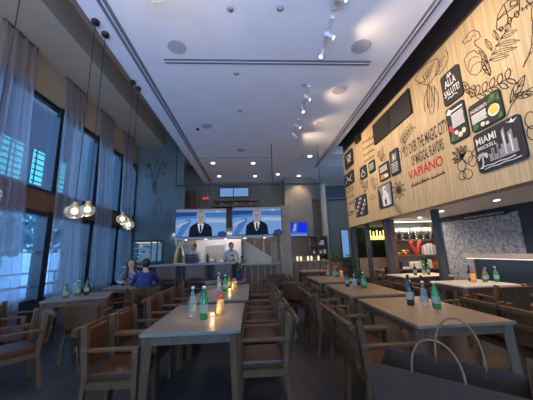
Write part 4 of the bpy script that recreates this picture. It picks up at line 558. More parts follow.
jar(2.12, 6.5, z, .19, .045, 'orange jar at right on third right-hand table', 'glowing orange jars')
g = 'bottles on the white-topped tables'
jar(4.02, 4.82, z, .2, .045, 'orange jar on the nearer white-topped table', 'glowing orange jars')
bottle(4.06, 4.94, z, 'dark', .3, .038, 'dark bottle behind orange jar on nearer white-topped table', g)
bottle(4.2, 4.78, z, 'olive', .25, .038, 'olive bottle on the nearer white-topped table', g)
bottle(4.3, 4.86, z, 'clear', .24, .042, 'clear bottle on the nearer white-topped table', g)
bottle(4.42-.05, 4.72, z, 'green', .27, .04, 'green bottle at right on the nearer white-topped table', g)
bottle(4.05, 6.3, z, 'clear', .26, .04, 'clear bottle on the farther white-topped table', g)
bottle(4.2, 6.35, z, 'green', .28, .04, 'green bottle on the farther white-topped table', g)
bottle(3.9, 6.4, z, 'dark', .27, .04, 'dark bottle at left on the farther white-topped table', g)
g = 'bottles on the window table'
bottle(-3.12, 4.78, z, 'olive', .22, .038, 'short bottle, leftmost on the window table', g)
bottle(-3.06, 5.0, z, 'green', .26, .04, 'green bottle in the middle of the window table', g)
bottle(-2.93, 5.02, z, 'dark', .3, .04, 'tall dark bottle at right on the window table', g)
bottle(-3.18, 5.1, z, 'clear', .2, .035, 'clear bottle at the rear of window table', g)
bottle(-2.95, 6.4, z, 'dark', .24, .035, 'dark bottle on the table between the seated people', g)
bottle(-2.8, 6.45, z, 'clear', .2, .035, 'clear bottle on the table between the seated people', g)
t = thing('flower_vase', 'blue vase with leafy white flowers before the bar', 'vase', (-.33, 6.6, .75))
MB().lathe([(0, 0), (.06, 0), (.075, .06), (.055, .12), (.06, .15), (.05, .15), (.045, .1), (0, .1)]).build('vase_body', 'blue_shirt', t)
m = MB(); m2 = MB()
for k in range(13):
    a = k*2.4; r = .05+.015*k; zz = .2+.035*k
    p = (math.cos(a)*r*.8, math.sin(a)*r*.5, zz); m.tube([(0, 0, .1), (p[0]*.5, p[1]*.5, zz*.7), p], .004, 4)
    m.ball((p[0]*1.1, p[1], p[2]-.03), (.05, .03, .018), sub=1)
    if k % 2: m2.ball(p, .02, sub=1)
m.build('stem', 'leaf_green', t); m2.build('flower', 'cream', t)
# small dark potted plant behind the second right table
t = thing('potted_plant', 'dark leafy plant in pot behind second right-hand table', 'plant', (1.95, 4.98, .75))
MB().lathe([(0, 0), (.04, 0), (.05, .09), (.042, .09), (0, .08)]).build('pot', 'slate_post', t)
m = MB()
for k in range(12):
    a = k*2.4; m.ball((math.cos(a)*.05, math.sin(a)*.05, .13+.014*k), (.05, .03, .02), sub=1)
m.build('foliage', 'leaf_green', t)
# ================================================================== PAPER BAG
t = thing('paper_bag', 'brown kraft paper bag with two looped handles in front of camera', 'bag', (.60, .90, .72), -.76)
w2, d2, hh = .2, .085, .30
m = MB(); th = .002
for s in (-1, 1):
    m.box((0, s*d2, hh/2), (2*w2, th, hh))
    m.prism([(s*d2*0-d2, 0), (d2, 0), (d2, hh), (0, hh-.035), (-d2, hh)], 0, s*w2-th/2, s*w2+th/2)
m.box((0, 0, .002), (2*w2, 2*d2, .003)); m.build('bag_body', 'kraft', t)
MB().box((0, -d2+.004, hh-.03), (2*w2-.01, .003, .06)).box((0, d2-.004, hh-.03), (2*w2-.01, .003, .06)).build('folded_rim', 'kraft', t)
for s, dx in ((-1, -.005), (1, .035)):
    pts = []
    for k in range(25):
        a = PI*k/24; pts.append((dx-.068*math.cos(a)*(1+.12*math.sin(a)), s*(d2-.006)+s*.012*math.sin(a), hh-.04+(.145 if s < 0 else .175)*math.sin(a)**.8))
    MB().tube(pts, .0032, 6).build('handle', 'kraft_handle', t)
# ================================================================== BAR AND KITCHEN
t = thing('bar_counter', 'long bar with grey stone top and dark front', 'bar counter', (-2.1, 8.35, 0))
MB().box((0, 0, 1.1), (3.3, .75, .05), bev=.006).build('worktop', 'counter_stone', t)
MB().box((0, .08, .54), (3.2, .5, 1.07)).build('front_panel', 'navy_paint', t)
for k in range(5): MB().box((-1.4+k*.7, -.175, .54), (.05, .02, 1.0)).build('panel_strip', 'brown_wood', t)
t = thing('side_counter', 'pale wooden service counter right of the bar', 'counter', (.17, 9.0, 0))
MB().box((0, 0, 1.0), (1.44, .5, .04)).build('worktop', 'beige_wood', t); MB().box((0, .04, .49), (1.38, .38, .98)).build('cabinet_body', 'brown_wood', t)
for k in range(7): MB().box((-.64+k*.21, -.17, .5), (.05, .03, .96)).build('slat', 'beige_wood', t)
t = thing('waiter_station', 'wooden counter with row of lit glasses right of pillar', 'counter', (2.05, 9.9, 0))
MB().box((0, 0, 1.02), (1.5, .5, .04)).build('worktop', 'beige_wood', t); MB().box((0, .02, .5), (1.42, .4, 1.0)).build('cabinet_body', 'beige_wood', t)
for k in range(6): MB().box((-.6+k*.24, -.2, .5), (.04, .03, .95)).build('slat', 'brown_wood', t)
for k in range(8):
    o = MB().lathe([(0, 0), (.03, 0), (.045, .1), (.03, .15), (.035, .17)], n=8).build('drinking_glass', 'case_lamp_glass_glow' if k % 3 else 'clear_glass', loc=(1.5+k*.13, 9.85, 1.04))  # lit look put into most glasses as emission; they are no lamps
    tag(o, 'small lit glass in the row on the waiter counter', 'glass', 'lit glasses on the waiter counter')
# beer tap
t = thing('beer_tap', 'shiny golden beer tap tower on the bar', 'beer tap', (-2.22, 8.35, 1.125))
m = MB()
for s in (-1, 1): m.tube([(s*.13, 0, 0), (s*.11, 0, .3), (s*.06, 0, .5), (0, 0, .58)], [.05, .045, .045, .06], 10)
m.box((0, 0, .012), (.36, .2, .024)); m.lathe([(0, .52), (.07, .54), (.075, .62), (.04, .66), (0, .67)]); m.build('tower', 'brass', t)
for k in (-1, 0, 1): MB().cyl((k*.1, -.07, .55), (k*.1, -.1, .70), .018, 8).build('handle', 'cream', t); 
for k in (-1, 1): MB().cyl((k*.09, -.06, .5), (k*.09, -.1, .40), .012, 8).build('spout', 'steel', t)
t = thing('display_case', 'glass display case with lit food on left end of bar', 'display case', (-3.2, 8.35, 1.125))
m = MB().box((0, 0, .7), (.78, .5, .06)).box((0, 0, .03), (.78, .5, .06))
for sx in (-1, 1):
    for sy in (-1, 1): m.box((sx*.37, sy*.23, .36), (.035, .035, .66))
m.box((.18, -.2, .36), (.04, .04, .66)).build('case_frame', 'frame_black', t)
MB().box((.1, -.235, .38), (.5, .006, .6)).build('glass_front', 'window_pane', t)
MB().box((0, 0, .34), (.7, .4, .012)).box((0, 0, .5), (.7, .4, .012)).build('shelf', 'steel', t)
MB().box((0, .22, .38), (.7, .012, .56)).build('back_panel', 'case_blue', t)
MB().box((0, 0, .66), (.6, .3, .012)).build('case_lamp', 'case_lamp_glass_glow', t)
for x, z, mm, n_ in ((-.2, .06, 'yellow', 'pastry'), (-.05, .06, 'cream', 'pastry'), (.1, .06, 'yellow', 'pastry'), (-.2, .2, 'cream', 'pastry'), (-.1, .35, 'red', 'dessert'), (.04, .35, 'cream', 'dessert'), (-.18, .51, 'cream', 'dessert'), (.02, .51, 'red', 'dessert')):
    o = MB().ball((0, 0, .04), (.07, .07, .045), sub=1).build(n_, mm, loc=(-3.2+x, 8.3, 1.125+z)); tag(o, 'small %s inside the bar display case' % {'yellow': 'yellow pastry', 'cream': 'pale cake', 'red': 'red dessert'}[mm], 'food', 'food in the display case')
# canopy and kitchen wall
t = thing('kitchen_canopy', 'white lit canopy strip below the two televisions', 'canopy', (-.9, 8.95, 1.87))
MB().box((0, 0, .06), (3.15, .55, .12)).build('canopy_body', 'kitchen_tile', t)
for k in range(5): MB().lathe([(0, -.004), (.035, -.004), (.04, .002), (0, .002)], (-1.3+k*.65, 0, 0), 10).build('canopy_lamp', 'downlight_glow', t)
sbox('wall_back', (-3.4, 10.9, 0), (-.35, 11.0, 2.2), 'kitchen_tile'); sbox('wall_back', (-3.4, 9.72, 0), (-3.3, 10.9, 2.2), 'kitchen_tile')
sbox('ceiling', (-3.3, 9.72, 2.2), (-.42, 10.9, 2.3), 'kitchen_tile'); sbox('wall_back', (-.42, 9.8, 0), (-.35, 10.9, 2.2), 'greige_paint')  # lowered kitchen ceiling added to keep the kitchen lamp out of sight
t = thing('wall_poster', 'pale blue poster on kitchen wall left of the hatch', 'poster', (-2.6, 10.89, 1.15)); MB().box((0, 0, .4), (.7, .02, .8)).build('sheet', 'counter_stone', t); MB().box((.05, -.014, .35), (.4, .01, .45)).build('print', 'far_print', t)
t = thing('serving_hatch', 'grey framed hatch in the middle of the pale kitchen wall', 'hatch', (-1.5, 10.88, 1.1))
MB().box((0, 0, .32), (.85, .04, .7)).build('hatch_frame', 'steel', t); MB().box((0, -.03, .32), (.72, .02, .58)).build('hatch_panel', 'grey_ink', t)
t = thing('kitchen_counter', 'pale kitchen counter behind the bar', 'counter', (-1.86, 10.45, 0))
MB().box((0, 0, 1.04), (2.7, .6, .04)).build('worktop', 'steel', t); MB().box((0, .03, .51), (2.65, .5, 1.02)).build('cabinet_body', 'kitchen_tile', t)
items = [(-2.9, 'pot', 'steel', .09, .2), (-2.72, 'jar', 'blue_shirt', .06, .22), (-2.55, 'pot', 'dark_glass', .1, .3), (-2.35, 'jar', 'white_plastic', .06, .2), (-1.72, 'pepper_mill', 'black_plastic', .05, .34), (-1.55, 'pot', 'steel', .09, .14), (-1.2, 'bowl', 'cream', .1, .09), (-1.02, 'jar', 'black_plastic', .05, .2), (-.88, 'bowl', 'orange', .08, .1), (-.75, 'jar', 'grey_ink', .06, .22), (-1.38, 'jar', 'grey_ink', .05, .18)]
for x, n_, mm, r, h in items:
    o = MB().lathe([(0, 0), (r*.8, 0), (r, h*.3), (r, h*.8), (r*.5, h), (0, h)], n=10).build(n_, mm, loc=(x, 10.35, 1.06))
    tag(o, '%s %s on the kitchen counter' % ({'steel': 'steel', 'blue_shirt': 'blue', 'dark_glass': 'dark', 'white_plastic': 'white', 'black_plastic': 'black', 'cream': 'cream', 'orange': 'orange', 'grey_ink': 'grey'}[mm], n_.replace('_', ' ')), n_.replace('_', ' '), 'kitchen ware behind the bar')
t = thing('espresso_machine', 'dark espresso machine right of the beer tap', 'coffee machine', (-1.93, 8.55, 1.125))
MB().box((0, 0, .1), (.4, .3, .2), bev=.02).build('machine_body', 'black_plastic', t); MB().box((0, -.12, .24), (.42, .1, .06), bev=.01).build('top_panel', 'black_plastic', t)
for k in (-1, 1): MB().cyl((k*.1, -.15, .12), (k*.1, -.26, .1), .015, 8).build('handle', 'black_plastic', t)
# staircase
t = thing('staircase', 'staircase with pale triangular side rising to the left', 'staircase', (.3, 10.4, 0))
MB().prism([(-.72, 0), (.9, 0), (.9, .9), (-.72, 1.95)], 1, 0, .08).build('stringer', 'cream', t)
m = MB()
for k in range(9): m.box((.85-k*.18, .55, .9+k*.12), (.19, .9, .04))
m.build('step', 'brown_wood', t); MB().bar((.95, .02, 1.5), (-.72, .02, 2.6), .05, .03).build('handrail', 'steel', t)
for k in range(5): MB().bar((.85-k*.36, .02, .9+k*.23), (.85-k*.36, .02, 1.55+k*.235), .02).build('baluster', 'steel', t)
# pillars
t = thing('wooden_pillar', 'square wooden pillar right of the televisions', 'pillar', (1.1, 9.0, 0)); MB().box((0, .0, 1.47), (.36, .3, 2.94)).build('shaft', 'beige_wood', t); MB().box((0, 0, .06), (.4, .34, .12)).build('plinth', 'brown_wood', t)
t = thing('wooden_pillar', 'narrow wooden pillar beneath the right television', 'pillar', (.77, 9.55, 0)); MB().box((0, 0, 1.0), (.22, .2, 2.0)).build('shaft', 'beige_wood', t)
# hanging rail and televisions
t = thing('hanging_rail', 'thin black rail frame hung from ceiling above the televisions', 'rail', (0, 8.5, 3.6))
MB().box((-.08, 0, 0), (4.8, .04, .05)).build('crossbar', 'frame_black', t)
for x in (-2.46, .7, 2.3): MB().box((x, 0, .7), (.025, .025, 1.4)).build('rod', 'frame_black', t)
MB().box((2.3, 0, -.85), (.02, .02, 1.7)).build('rod', 'steel', t)
for x in (-1.4, -.6, .2): MB().box((x, 0, -.4), (.025, .025, .8)).build('rod', 'frame_black', t)
def tv(x0, x1, z0, z1, y, label, pic, tilt=0):
    w, h = x1-x0, z1-z0
    t = thing('television', label, 'television', ((x0+x1)/2, y, z0), tilt, None)
    MB().box((0, .03, h/2), (w, .05, h), bev=.006).build('casing', 'black_plastic', t)
    MB().box((0, .08, h/2), (.4, .06, .3)).build('bracket', 'black_plastic', t)
    W, Hh = w-.03, h-.03; O = (-W/2, .002, .015); ux, uy = (W, 0, 0), (0, 0, Hh); uxn, uyn = Vector((1, 0, 0)), Vector((0, 0, 1))
    m = MB(); names = []
    for col, pts, lv in pic:
        if col not in names: names.append(col)
        m.flat(O, uxn, uyn, [(a*W, b*Hh) for a, b in pts], names.index(col), .002+.0012*lv)
    m.build('screen', names, t, recalc=False)
def el(cx, cy, rx, ry, n=16): return [(cx+rx*math.cos(2*PI*i/n), cy+ry*math.sin(2*PI*i/n)) for i in range(n)]
pic = [('scr_pale', [(0, 0), (1, 0), (1, 1), (0, 1)], 0), ('scr_navy', [(0, .80), (.42, .82), (.42, .88), (0, .88)], 3), ('scr_blue', [(0, .62), (.42, .66), (.42, .9), (0, .92)], 1), ('scr_grey', [(.0, .93), (1, .93), (1, 1), (0, 1)], 1), ('scr_navy', [(0, .72), (.4, .75), (.4, .82), (0, .8)], 2),
 ('scr_blue', [(0, 0), (.12, 0), (.3, .5), (.3, .62), (.2, .62)], 1), ('scr_blue', [(.58, .7), (1, .68), (1, .86), (.58, .86)], 1), ('scr_light', [(.6, .5), (1, .48), (1, .6), (.6, .62)], 1), ('scr_light', [(.02, .3), (.25, .52), (.25, .58), (.02, .4)], 2),
 ('scr_light', [(.8, .86), (.88, .86), (.88, .93), (.8, .93)], 2), ('scr_navy', [(.82, 0), (1, 0), (1, .12), (.95, .18), (.85, .14)], 2),
 ('scr_dark', [(.26, 0), (.28, .32), (.34, .42), (.43, .5), (.56, .5), (.66, .42), (.71, .32), (.73, 0)], 3), ('scr_skin', [(.44, .4), (.55, .4), (.55, .55), (.44, .55)], 4),
 ('scr_white', [(.43, .45), (.56, .45), (.52, .2), (.49, .12), (.46, .2)], 5), ('scr_dark', [(.48, .42), (.51, .42), (.515, .2), (.49, .14), (.475, .2)], 6),
 ('scr_skin', el(.495, .72, .068, .185), 6), ('scr_grey', [(.425, .78), (.43, .88), (.465, .94), (.525, .94), (.56, .88), (.565, .78), (.54, .86), (.45, .86)], 7),
 ('scr_dark', el(.472, .70, .014, .014, 8), 8), ('scr_dark', el(.52, .70, .014, .014, 8), 8), ('scr_dark', [(.475, .585), (.515, .585), (.515, .598), (.475, .598)], 8), ('scr_grey', [(.489, .69), (.502, .69), (.506, .635), (.486, .635)], 7)]
tv(-2.45, -.83, 1.93, 2.84, 8.54, 'left of two large televisions over bar showing man in suit', pic, .02)
tv(-.65, .96, 1.95, 2.86, 8.54, 'right of two large televisions over bar showing man in suit', pic, .02)
pic2 = [('scr_deep', [(0, 0), (1, 0), (1, 1), (0, 1)], 0), ('scr_blue', [(0, 0), (1, 0), (1, .25), (0, .3)], 1), ('scr_pale', [(.02, .05), (.98, .03), (.98, .12), (.02, .16)], 2), ('scr_blue', [(.1, .3), (.4, .3), (.5, 1), (.3, 1)], 1), ('scr_light', [(.22, .4), (.32, .4), (.38, .9), (.3, .9)], 2)]
tv(1.74, 2.62, 2.07, 2.75, YF-.9, 'small television with deep blue screen on far wall', pic2)
tt = [o for o in bpy.data.objects if o.name.startswith('television')]
for o in tt[:2]: o['group'] = 'televisions over the bar'
# far clutter
t = thing('wall_shelf', 'dark shelf rack on upper back wall beneath blue window', 'shelf', (-.75, YF-.3, 3.6))
MB().box((0, 0, .08), (2.5, .5, .08)).box((0, 0, .34), (2.3, .45, .05)).box((-1.1, 0, .2), (.05, .45, .4)).box((1.1, 0, .2), (.05, .45, .4)).build('rack', 'dark_paint', t)
for k in range(9):
    o = MB().box((0, 0, .08), (.16, .2, .16), bev=.01).build('storage_box', ['black_plastic', 'grey_ink', 'brown_wood'][k % 3], loc=(-1.75+k*.24, YF-.3, 3.72)); tag(o, 'small dark box on the upper shelf rack', 'box', 'boxes on the upper shelf rack')
t = thing('exit_sign', 'small glowing red exit sign on upper back wall', 'sign', (-2.3, YF-.03, 4.08)); MB().box((0, 0, .09), (.42, .04, .2)).build('sign_box', 'black_plastic', t)
text_mesh('lettering', 'EXIT', 'exit_red', t, (-.19, -.022, .03), (1, 0, 0), (0, 0, 1), 0, .38, 0, .13, bold=.02)
t = thing('wall_cabinet', 'brown wooden cabinet high on the rear left wall', 'cabinet', (-3.3, YF-.25, 3.5)); MB().box((0, 0, .5), (.85, .45, 1.0)).build('cabinet_body', 'brown_wood', t); MB().box((0, -.24, .5), (.6, .03, .75)).build('door', 'dark_paint', t)
t = thing('air_grille', 'dark ventilation grille high on the far right wall', 'vent', (4.15, YF-.4, 4.02)); MB().box((0, 0, .3), (1.25, .06, .62)).build('backing', 'black_plastic', t)
m = MB()
for k in range(7): m.box((0, -.04, .06+k*.08), (1.2, .03, .025))
m.build('louvre', 'dark_paint', t)
t = thing('bookcase', 'tall brown bookcase with a few white objects at the back', 'bookcase', (2.98, 12.2, 0))
m = MB().box((-.42, 0, 1.03), (.05, .35, 2.06)).box((.42, 0, 1.03), (.05, .35, 2.06)).box((0, 0, 1.03), (.04, .35, 2.06)).box((0, .16, 1.03), (.84, .02, 2.06))
m.build('carcass', 'brown_wood', t)
for k in range(6): MB().box((0, 0, .03+k*.4), (.84, .34, .04)).build('shelf', 'brown_wood', t)
for x, z, s in ((.2, 1.65, .2), (.1, 1.27, .12), (.28, 1.27, .16), (-.2, 1.27, .12), (.2, .86, .14), (-.15, .86, .1), (.1, 1.65, .1)):
    o = MB().box((0, 0, s/2), (s*.7, .08, s), bev=.01).build('picture_card', 'cream', loc=(2.98+x, 12.1, z)); tag(o, 'small cream card standing on a bookcase shelf', 'card', 'cream cards on the bookcase')
# ================================================================== RIGHT BAY
for x, y, l in ((3.86, 5.36, 'dark steel post between the shelves and concrete panel'), (3.62, 6.95, 'dark steel post beside left end of the lit shelves'), (3.62, 8.2, 'dark steel post left of the neon letters'), (3.62, 9.3, 'farthest dark steel post before the far windows')):
    t = thing('steel_post', l, 'post', (x, y, 0), 0, 'steel posts under the oak wall'); MB().box((0, 0, 1.09), (.11, .11, 2.18)).build('shaft', 'slate_post', t); MB().box((0, 0, .015), (.18, .18, .03)).build('base_plate', 'slate_post', t)
t = thing('display_shelves', 'backlit wooden shelves with bottles and a red letter', 'shelves', (4.53, 7.3, 0))
for ux_, uw in ((-.68, .12), (.62, .08)): MB().box((ux_, 0, 1.09), (uw, .4, 2.18)).build('upright', 'brown_wood', t)
MB().box((0, .2, 1.09), (1.3, .03, 2.18)).build('back_panel', 'slate_post', t)
for z in (1.6, 1.18, .82): MB().box((-.02, 0, z), (1.24, .38, .04)).build('shelf', 'brown_wood', t)
MB().box((-.02, -.02, 2.12), (1.2, .06, .03)).build('light_strip', 'led_strip', t)
for k in range(17):
    n_ = 'dark_glass' if k % 3 else 'clear_glass'; h = .2+.03*(k % 3)
    o = MB().lathe([(0, 0), (.03, 0), (.03, h*.6), (.012, h*.75), (.012, h), (0, h)], n=8).build('wine_bottle', n_, loc=(3.98+k*.067, 7.24, 1.62))
    tag(o, 'small %s bottle in the row on top lit shelf' % ('dark' if k % 3 else 'clear'), 'bottle', 'dark bottles on the top shelf' if k % 3 else 'clear bottles on the top shelf')
for k in range(10):
    o = MB().box((0, 0, .05), (.09, .12, .1), bev=.01).build('tin', ['cream', 'grey_ink', 'white_plastic'][k % 3], loc=(4.05+k*.11, 7.36, 1.85)); tag(o, '%s tin stacked behind bottles on top shelf' % ['cream', 'grey', 'white'][k % 3], 'tin', ['cream', 'grey', 'white'][k % 3]+' tins on the top shelf')
o = tag(MB().box((0, 0, 0), (1.18, .16, .02)).build('shelf', 'brown_wood', t, loc=(-.02, .06, 1.838)))
t = thing('letter_sign', 'large red slanted V letter standing on middle shelf', 'sign', (4.5, 7.22, 1.2))
MB().prism([(-.16, .38), (-.02, 0), (.05, 0), (.19, .38), (.12, .38), (.02, .1), (-.08, .38)], 1, -.03, .03).build('letter', 'red', t)
for k, (x, mm, r) in enumerate(((4.0, 'yellow', .05), (4.09, 'red', .045), (4.18, 'orange', .05), (4.05, 'green', .05), (4.14, 'yellow', .045), (4.26, 'green', .04), (4.24, 'red', .04))):
    zz = 1.2+r if k in (0, 1, 2, 5) else 1.29+r*.6
    o = MB().ball((0, 0, 0), (r, r, r*.9), sub=1).build('fruit', mm, loc=(x, 7.2, zz)); tag(o, '%s fruit or vegetable piled on the middle shelf' % mm, 'fruit', mm+' fruit on the middle shelf')
for k, (x, mm, h) in enumerate(((4.72, 'cream', .24), (4.8, 'white_plastic', .27), (4.9, 'cream', .3), (5.0, 'white_plastic', .26))):
    o = MB().box((0, 0, h/2), (.07, .14, h), bev=.004).build('carton', mm, loc=(x, 7.2, 1.2)); tag(o, ['short cream carton beside the red letter', 'white carton, second from the red letter', 'tall cream carton, third from the red letter', 'white carton at right end of middle shelf'][k], 'carton', 'cartons on the middle shelf')
for k, (x, mm, w, h) in enumerate(((3.98, 'black_plastic', .08, .2), (4.12, 'white_plastic', .2, .05), (4.42, 'cream', .26, .18), (4.62, 'green', .07, .2), (4.7, 'dark_glass', .07, .26), (4.82, 'cream', .07, .22), (4.92, 'red', .08, .16), (5.02, 'orange', .08, .14))):
    o = MB().box((0, 0, h/2), (w, .14, h), bev=.01).build('package', mm, loc=(x, 7.2, .84)); tag(o, '%s package on the lowest lit shelf' % {'black_plastic': 'black', 'white_plastic': 'flat white', 'cream': 'cream', 'green': 'green', 'dark_glass': 'dark', 'red': 'red', 'orange': 'orange'}[mm]+(' beside the green one' if k == 2 else ' near right end' if k == 5 else ''), 'package', 'packages on the lowest shelf')
t = thing('ledge_counter', 'pale ledge with light strip beneath on navy wall', 'counter', (5.0, 4.75, 0))
MB().box((-.02, -.15, 1.18), (.36, 2.7, .09)).build('worktop', 'white_top', t)
MB().box((-.15, -.15, 1.128), (.03, 2.6, .014)).build('light_strip', 'led_strip', t)
MB().box((.08, -.15, .56), (.15, 2.6, 1.12)).build('base_panel', 'navy_paint', t)
t = thing('wall_sign', 'dark sign strip with grey raised letters above concrete panel', 'sign', (5.15, 5.6, 2.06))
MB().box((.02, 0, 0), (.04, 1.15, .1)).build('sign_panel', 'chalk_black', t)
m = MB(); x = .52
while x > -.5:
    w = random.choice((.02, .035, .05)); m.box((-.003, x, random.choice((0, .004))), (.006, w, .045)); x -= w+.02
m.build('lettering', 'grey_ink', t)
t = thing('hedge', 'dark green hedge wall behind the neon letters', 'hedge', (4.5, 9.7, 0))
m = MB()
for k in range(900):
    c = Vector((random.uniform(-.8, .8), random.uniform(-.12, .05), random.uniform(1.15, 2.15))); a = Vector((random.gauss(0, 1), random.gauss(0, 1), random.gauss(0, 1))).normalized(); b_ = a.orthogonal().normalized(); s_ = .05
    m.bm.faces.new([m.bm.verts.new(c+a*s_), m.bm.verts.new(c+b_*s_*.5), m.bm.verts.new(c-a*s_), m.bm.verts.new(c-b_*s_*.5)])
m.build('foliage', 'leaf_green', t, recalc=False); MB().box((0, .1, 1.1), (1.7, .12, 2.16)).build('backing', 'dark_paint', t)
t = thing('neon_sign', 'yellow glowing neon script on the hedge wall', 'sign', (4.15, 9.5, 1.72))
m = MB()
pts = []
for k in range(6):
    x = k*.125; h = .3 if k % 2 == 0 else .34
    pts += [(x, 0, 0), (x+.01, 0, h), (x+.03, 0, h), (x+.02, 0, .02), (x+.07, 0, 0), (x+.09, 0, .1), (x+.04, 0, .14)]
m.tube(pts, .016, 5); m.build('tube', 'neon_yellow', t); MB().box((.36, .03, -.03), (.8, .015, .03)).build('mount', 'black_plastic', t)
t = thing('wood_screen', 'low wooden panel bench below the neon letters', 'bench', (4.5, 9.2, 0)); MB().box((0, 0, .55), (1.6, .08, 1.1)).build('back_panel', 'beige_wood', t); MB().box((0, -.25, .42), (1.6, .45, .1), bev=.02).build('seat', 'dark_leather', t)
for k, x in enumerate((3.95, 4.5)):
    t = thing('dark_chair', ['dark chair at left of the pale hedge table', 'dark chair at right of the pale hedge table'][k], 'chair', (x, 7.8, 0), 0, 'dark chairs before the neon letters')
    MB().box((0, 0, .45), (.42, .42, .05), bev=.01).build('seat', 'dark_leather', t); MB().box((0, -.2, .7), (.4, .04, .35), bev=.01).build('backrest', 'dark_leather', t)
    for sx in (-1, 1):
        for sy in (-1, 1): MB().bar((sx*.18, sy*.18, 0), (sx*.17, sy*.17, .44), .03).build('leg', 'black_plastic', t)
t = thing('planter', 'long planter of green foliage near the far windows', 'planter', (4.4, 11.2, 0))
MB().box((0, 0, .4), (2.4, .35, .8)).build('trough', 'slate_post', t); m = MB()
for k in range(500):
    c = Vector((random.uniform(-1.2, 1.2), random.uniform(-.2, .2), random.uniform(.78, 1.2))); a = Vector((random.gauss(0, 1), random.gauss(0, 1), random.gauss(0, 1))).normalized(); b_ = a.orthogonal().normalized(); s_ = .07
    m.bm.faces.new([m.bm.verts.new(c+a*s_), m.bm.verts.new(c+b_*s_*.5), m.bm.verts.new(c-a*s_), m.bm.verts.new(c-b_*s_*.5)])
m.build('foliage', 'leaf_green', t, recalc=False)
t = thing('banquette', 'orange cushioned banquette beside the planter', 'bench', (3.1, 10.6, 0)); MB().box((0, 0, .42), (1.0, .5, .14), bev=.03).build('seat', 'orange_cloth', t); MB().box((0, .24, .68), (1.0, .1, .42), bev=.03).build('backrest', 'orange_cloth', t); MB().box((0, 0, .17), (.95, .45, .34)).build('base', 'slate_post', t)
# ================================================================== OAK WALL GRAPHICS
wx = XR-.001-XR  # local x of the wall face
def wall_part(name, key, w, m='ink', label=None):
    mb = MB()
    for s in S[key]: mb.stroke((XR-.001, 0, 0), (0, -1, 0), (0, 0, 1), [(-a, b) for a, b in s], w*.62, 0, .003)
    o = mb.build(name, m, None, recalc=False); o.parent = wr; o.matrix_parent_inverse = Matrix.Translation(-Vector(wr.location))
    if label: o['label'] = label
    return o
for k, w in (('parrot_drawing', .022), ('palm_leaf_drawing', .022), ('bunch_of_leaves_drawing', .02), ('branch_drawing', .02), ('mango_branch_drawing', .022), ('wheat_drawing', .018), ('flower_drawing', .02), ('handwriting', .034), ('script_lettering', .022), ('flamingo_drawing', .016), ('fern_drawing', .014), ('van_drawing', .022), ('pineapple_drawing', .016)):
    wall_part(k, k, w)
def wtext(name, txt, m, y0, y1, z0, z1, bold=.0, shear=0):
    o = text_mesh(name, txt, m, None, (XR-.001, 0, 0), (0, -1, 0), (0, 0, 1), -y0, -y1, z0, z1, bold=bold); o.parent = wr; o.matrix_parent_inverse = Matrix.Translation(-Vector(wr.location)); return o
wtext('slogan_lettering', 'FLY OVER THE MAGIC CITY', 'ink', 5.56, 4.17, 3.41, 3.66, .02)
wtext('slogan_lettering', 'OF MAGICAL FLAVORS', 'ink', 5.33, 4.34, 3.13, 3.35, .02)
o = wtext('red_lettering', 'VAPIANO', 'sign_red', 5.5, 4.42, 2.86, 3.06, .02); o['label'] = 'red lettering'
mb = MB()
for s in S['flower_bouquet_drawing']: mb.stroke((0, 9.499, 0), (1, 0, 0), (0, 0, 1), s, .014, 0, .003)
o = mb.build('flower_bouquet_drawing', 'ink', recalc=False); o.parent = wg; o.matrix_parent_inverse = Matrix.Translation(-Vector(wg.location))
def board(label, y0, y1, z0, z1, polys=(), strokes=(), texts=(), group='dark chalk boards on the oak wall', name='chalk_board', cat='board', rnd=.05, base='chalk_black', tilt=0):
    """y0 = left end as seen from the room"""
    w, h = y0-y1, z1-z0
    t = thing(name, label, cat, (XR, y0, z0), 0, group)
    def RR(r):
        o = []
        for cx, cy, a0 in ((w-r, r, -90), (w-r, h-r, 0), (r, h-r, 90), (r, r, 180)):
            for k in range(4): a = math.radians(a0+k*30); o.append((cx+r*math.cos(a), cy+r*math.sin(a)))
        return o
    MB().flat((0, 0, 0), (0, -1, 0), (0, 0, 1), RR(rnd), 0, .03).build('panel', base, t, recalc=False)
    if polys or strokes:
        m = MB(); names = []
        for col, pts, lv in polys:
            if col not in names: names.append(col)
            m.flat((-.030, 0, 0), (0, -1, 0), (0, 0, 1), [(a*w, b*h) for a, b in pts], names.index(col), .002+.001*lv)
        for col, wd, pts in strokes:
            if col not in names: names.append(col)
            m.stroke((-.030, 0, 0), (0, -1, 0), (0, 0, 1), [(a*w, b*h) for a, b in pts], wd, names.index(col), .006)
        m.build('picture', names, t, recalc=False)
    for txt, a, b, c, d, col in texts: text_mesh('lettering', txt, col, t, (-.030, 0, 0), (0, -1, 0), (0, 0, 1), a*w, b*w, c*h, d*h, bold=.015)
    return t
def lines(x0, x1, y0, y1, n, wd=.012, col='chalk_white'):
    o = []
    for k in range(n):
        y = y1-(y1-y0)*(k+.5)/n; x = x0
        while x < x1-.02:
            l = min(random.uniform(.06, .16), x1-x); o.append((col, wd, [(x, y), (x+l*.8, y)])); x += l
    return o
board('dark board with ALLA SALUTE lettering, highest on the oak wall', 4.14, 3.72, 3.83, 4.41, strokes=[('chalk_white', .012, [(.38, .82), (.45, .92), (.5, .8)]), ('chalk_white', .012, [(.5, .8), (.56, .93), (.62, .82)]), ('chalk_white', .012, [(.25, .17), (.35, .2), (.45, .16), (.6, .2), (.75, .16)])], texts=[('ALLA', .2, .8, .53, .76, 'chalk_white'), ('SALUTE!', .1, .92, .25, .46, 'chalk_white')])
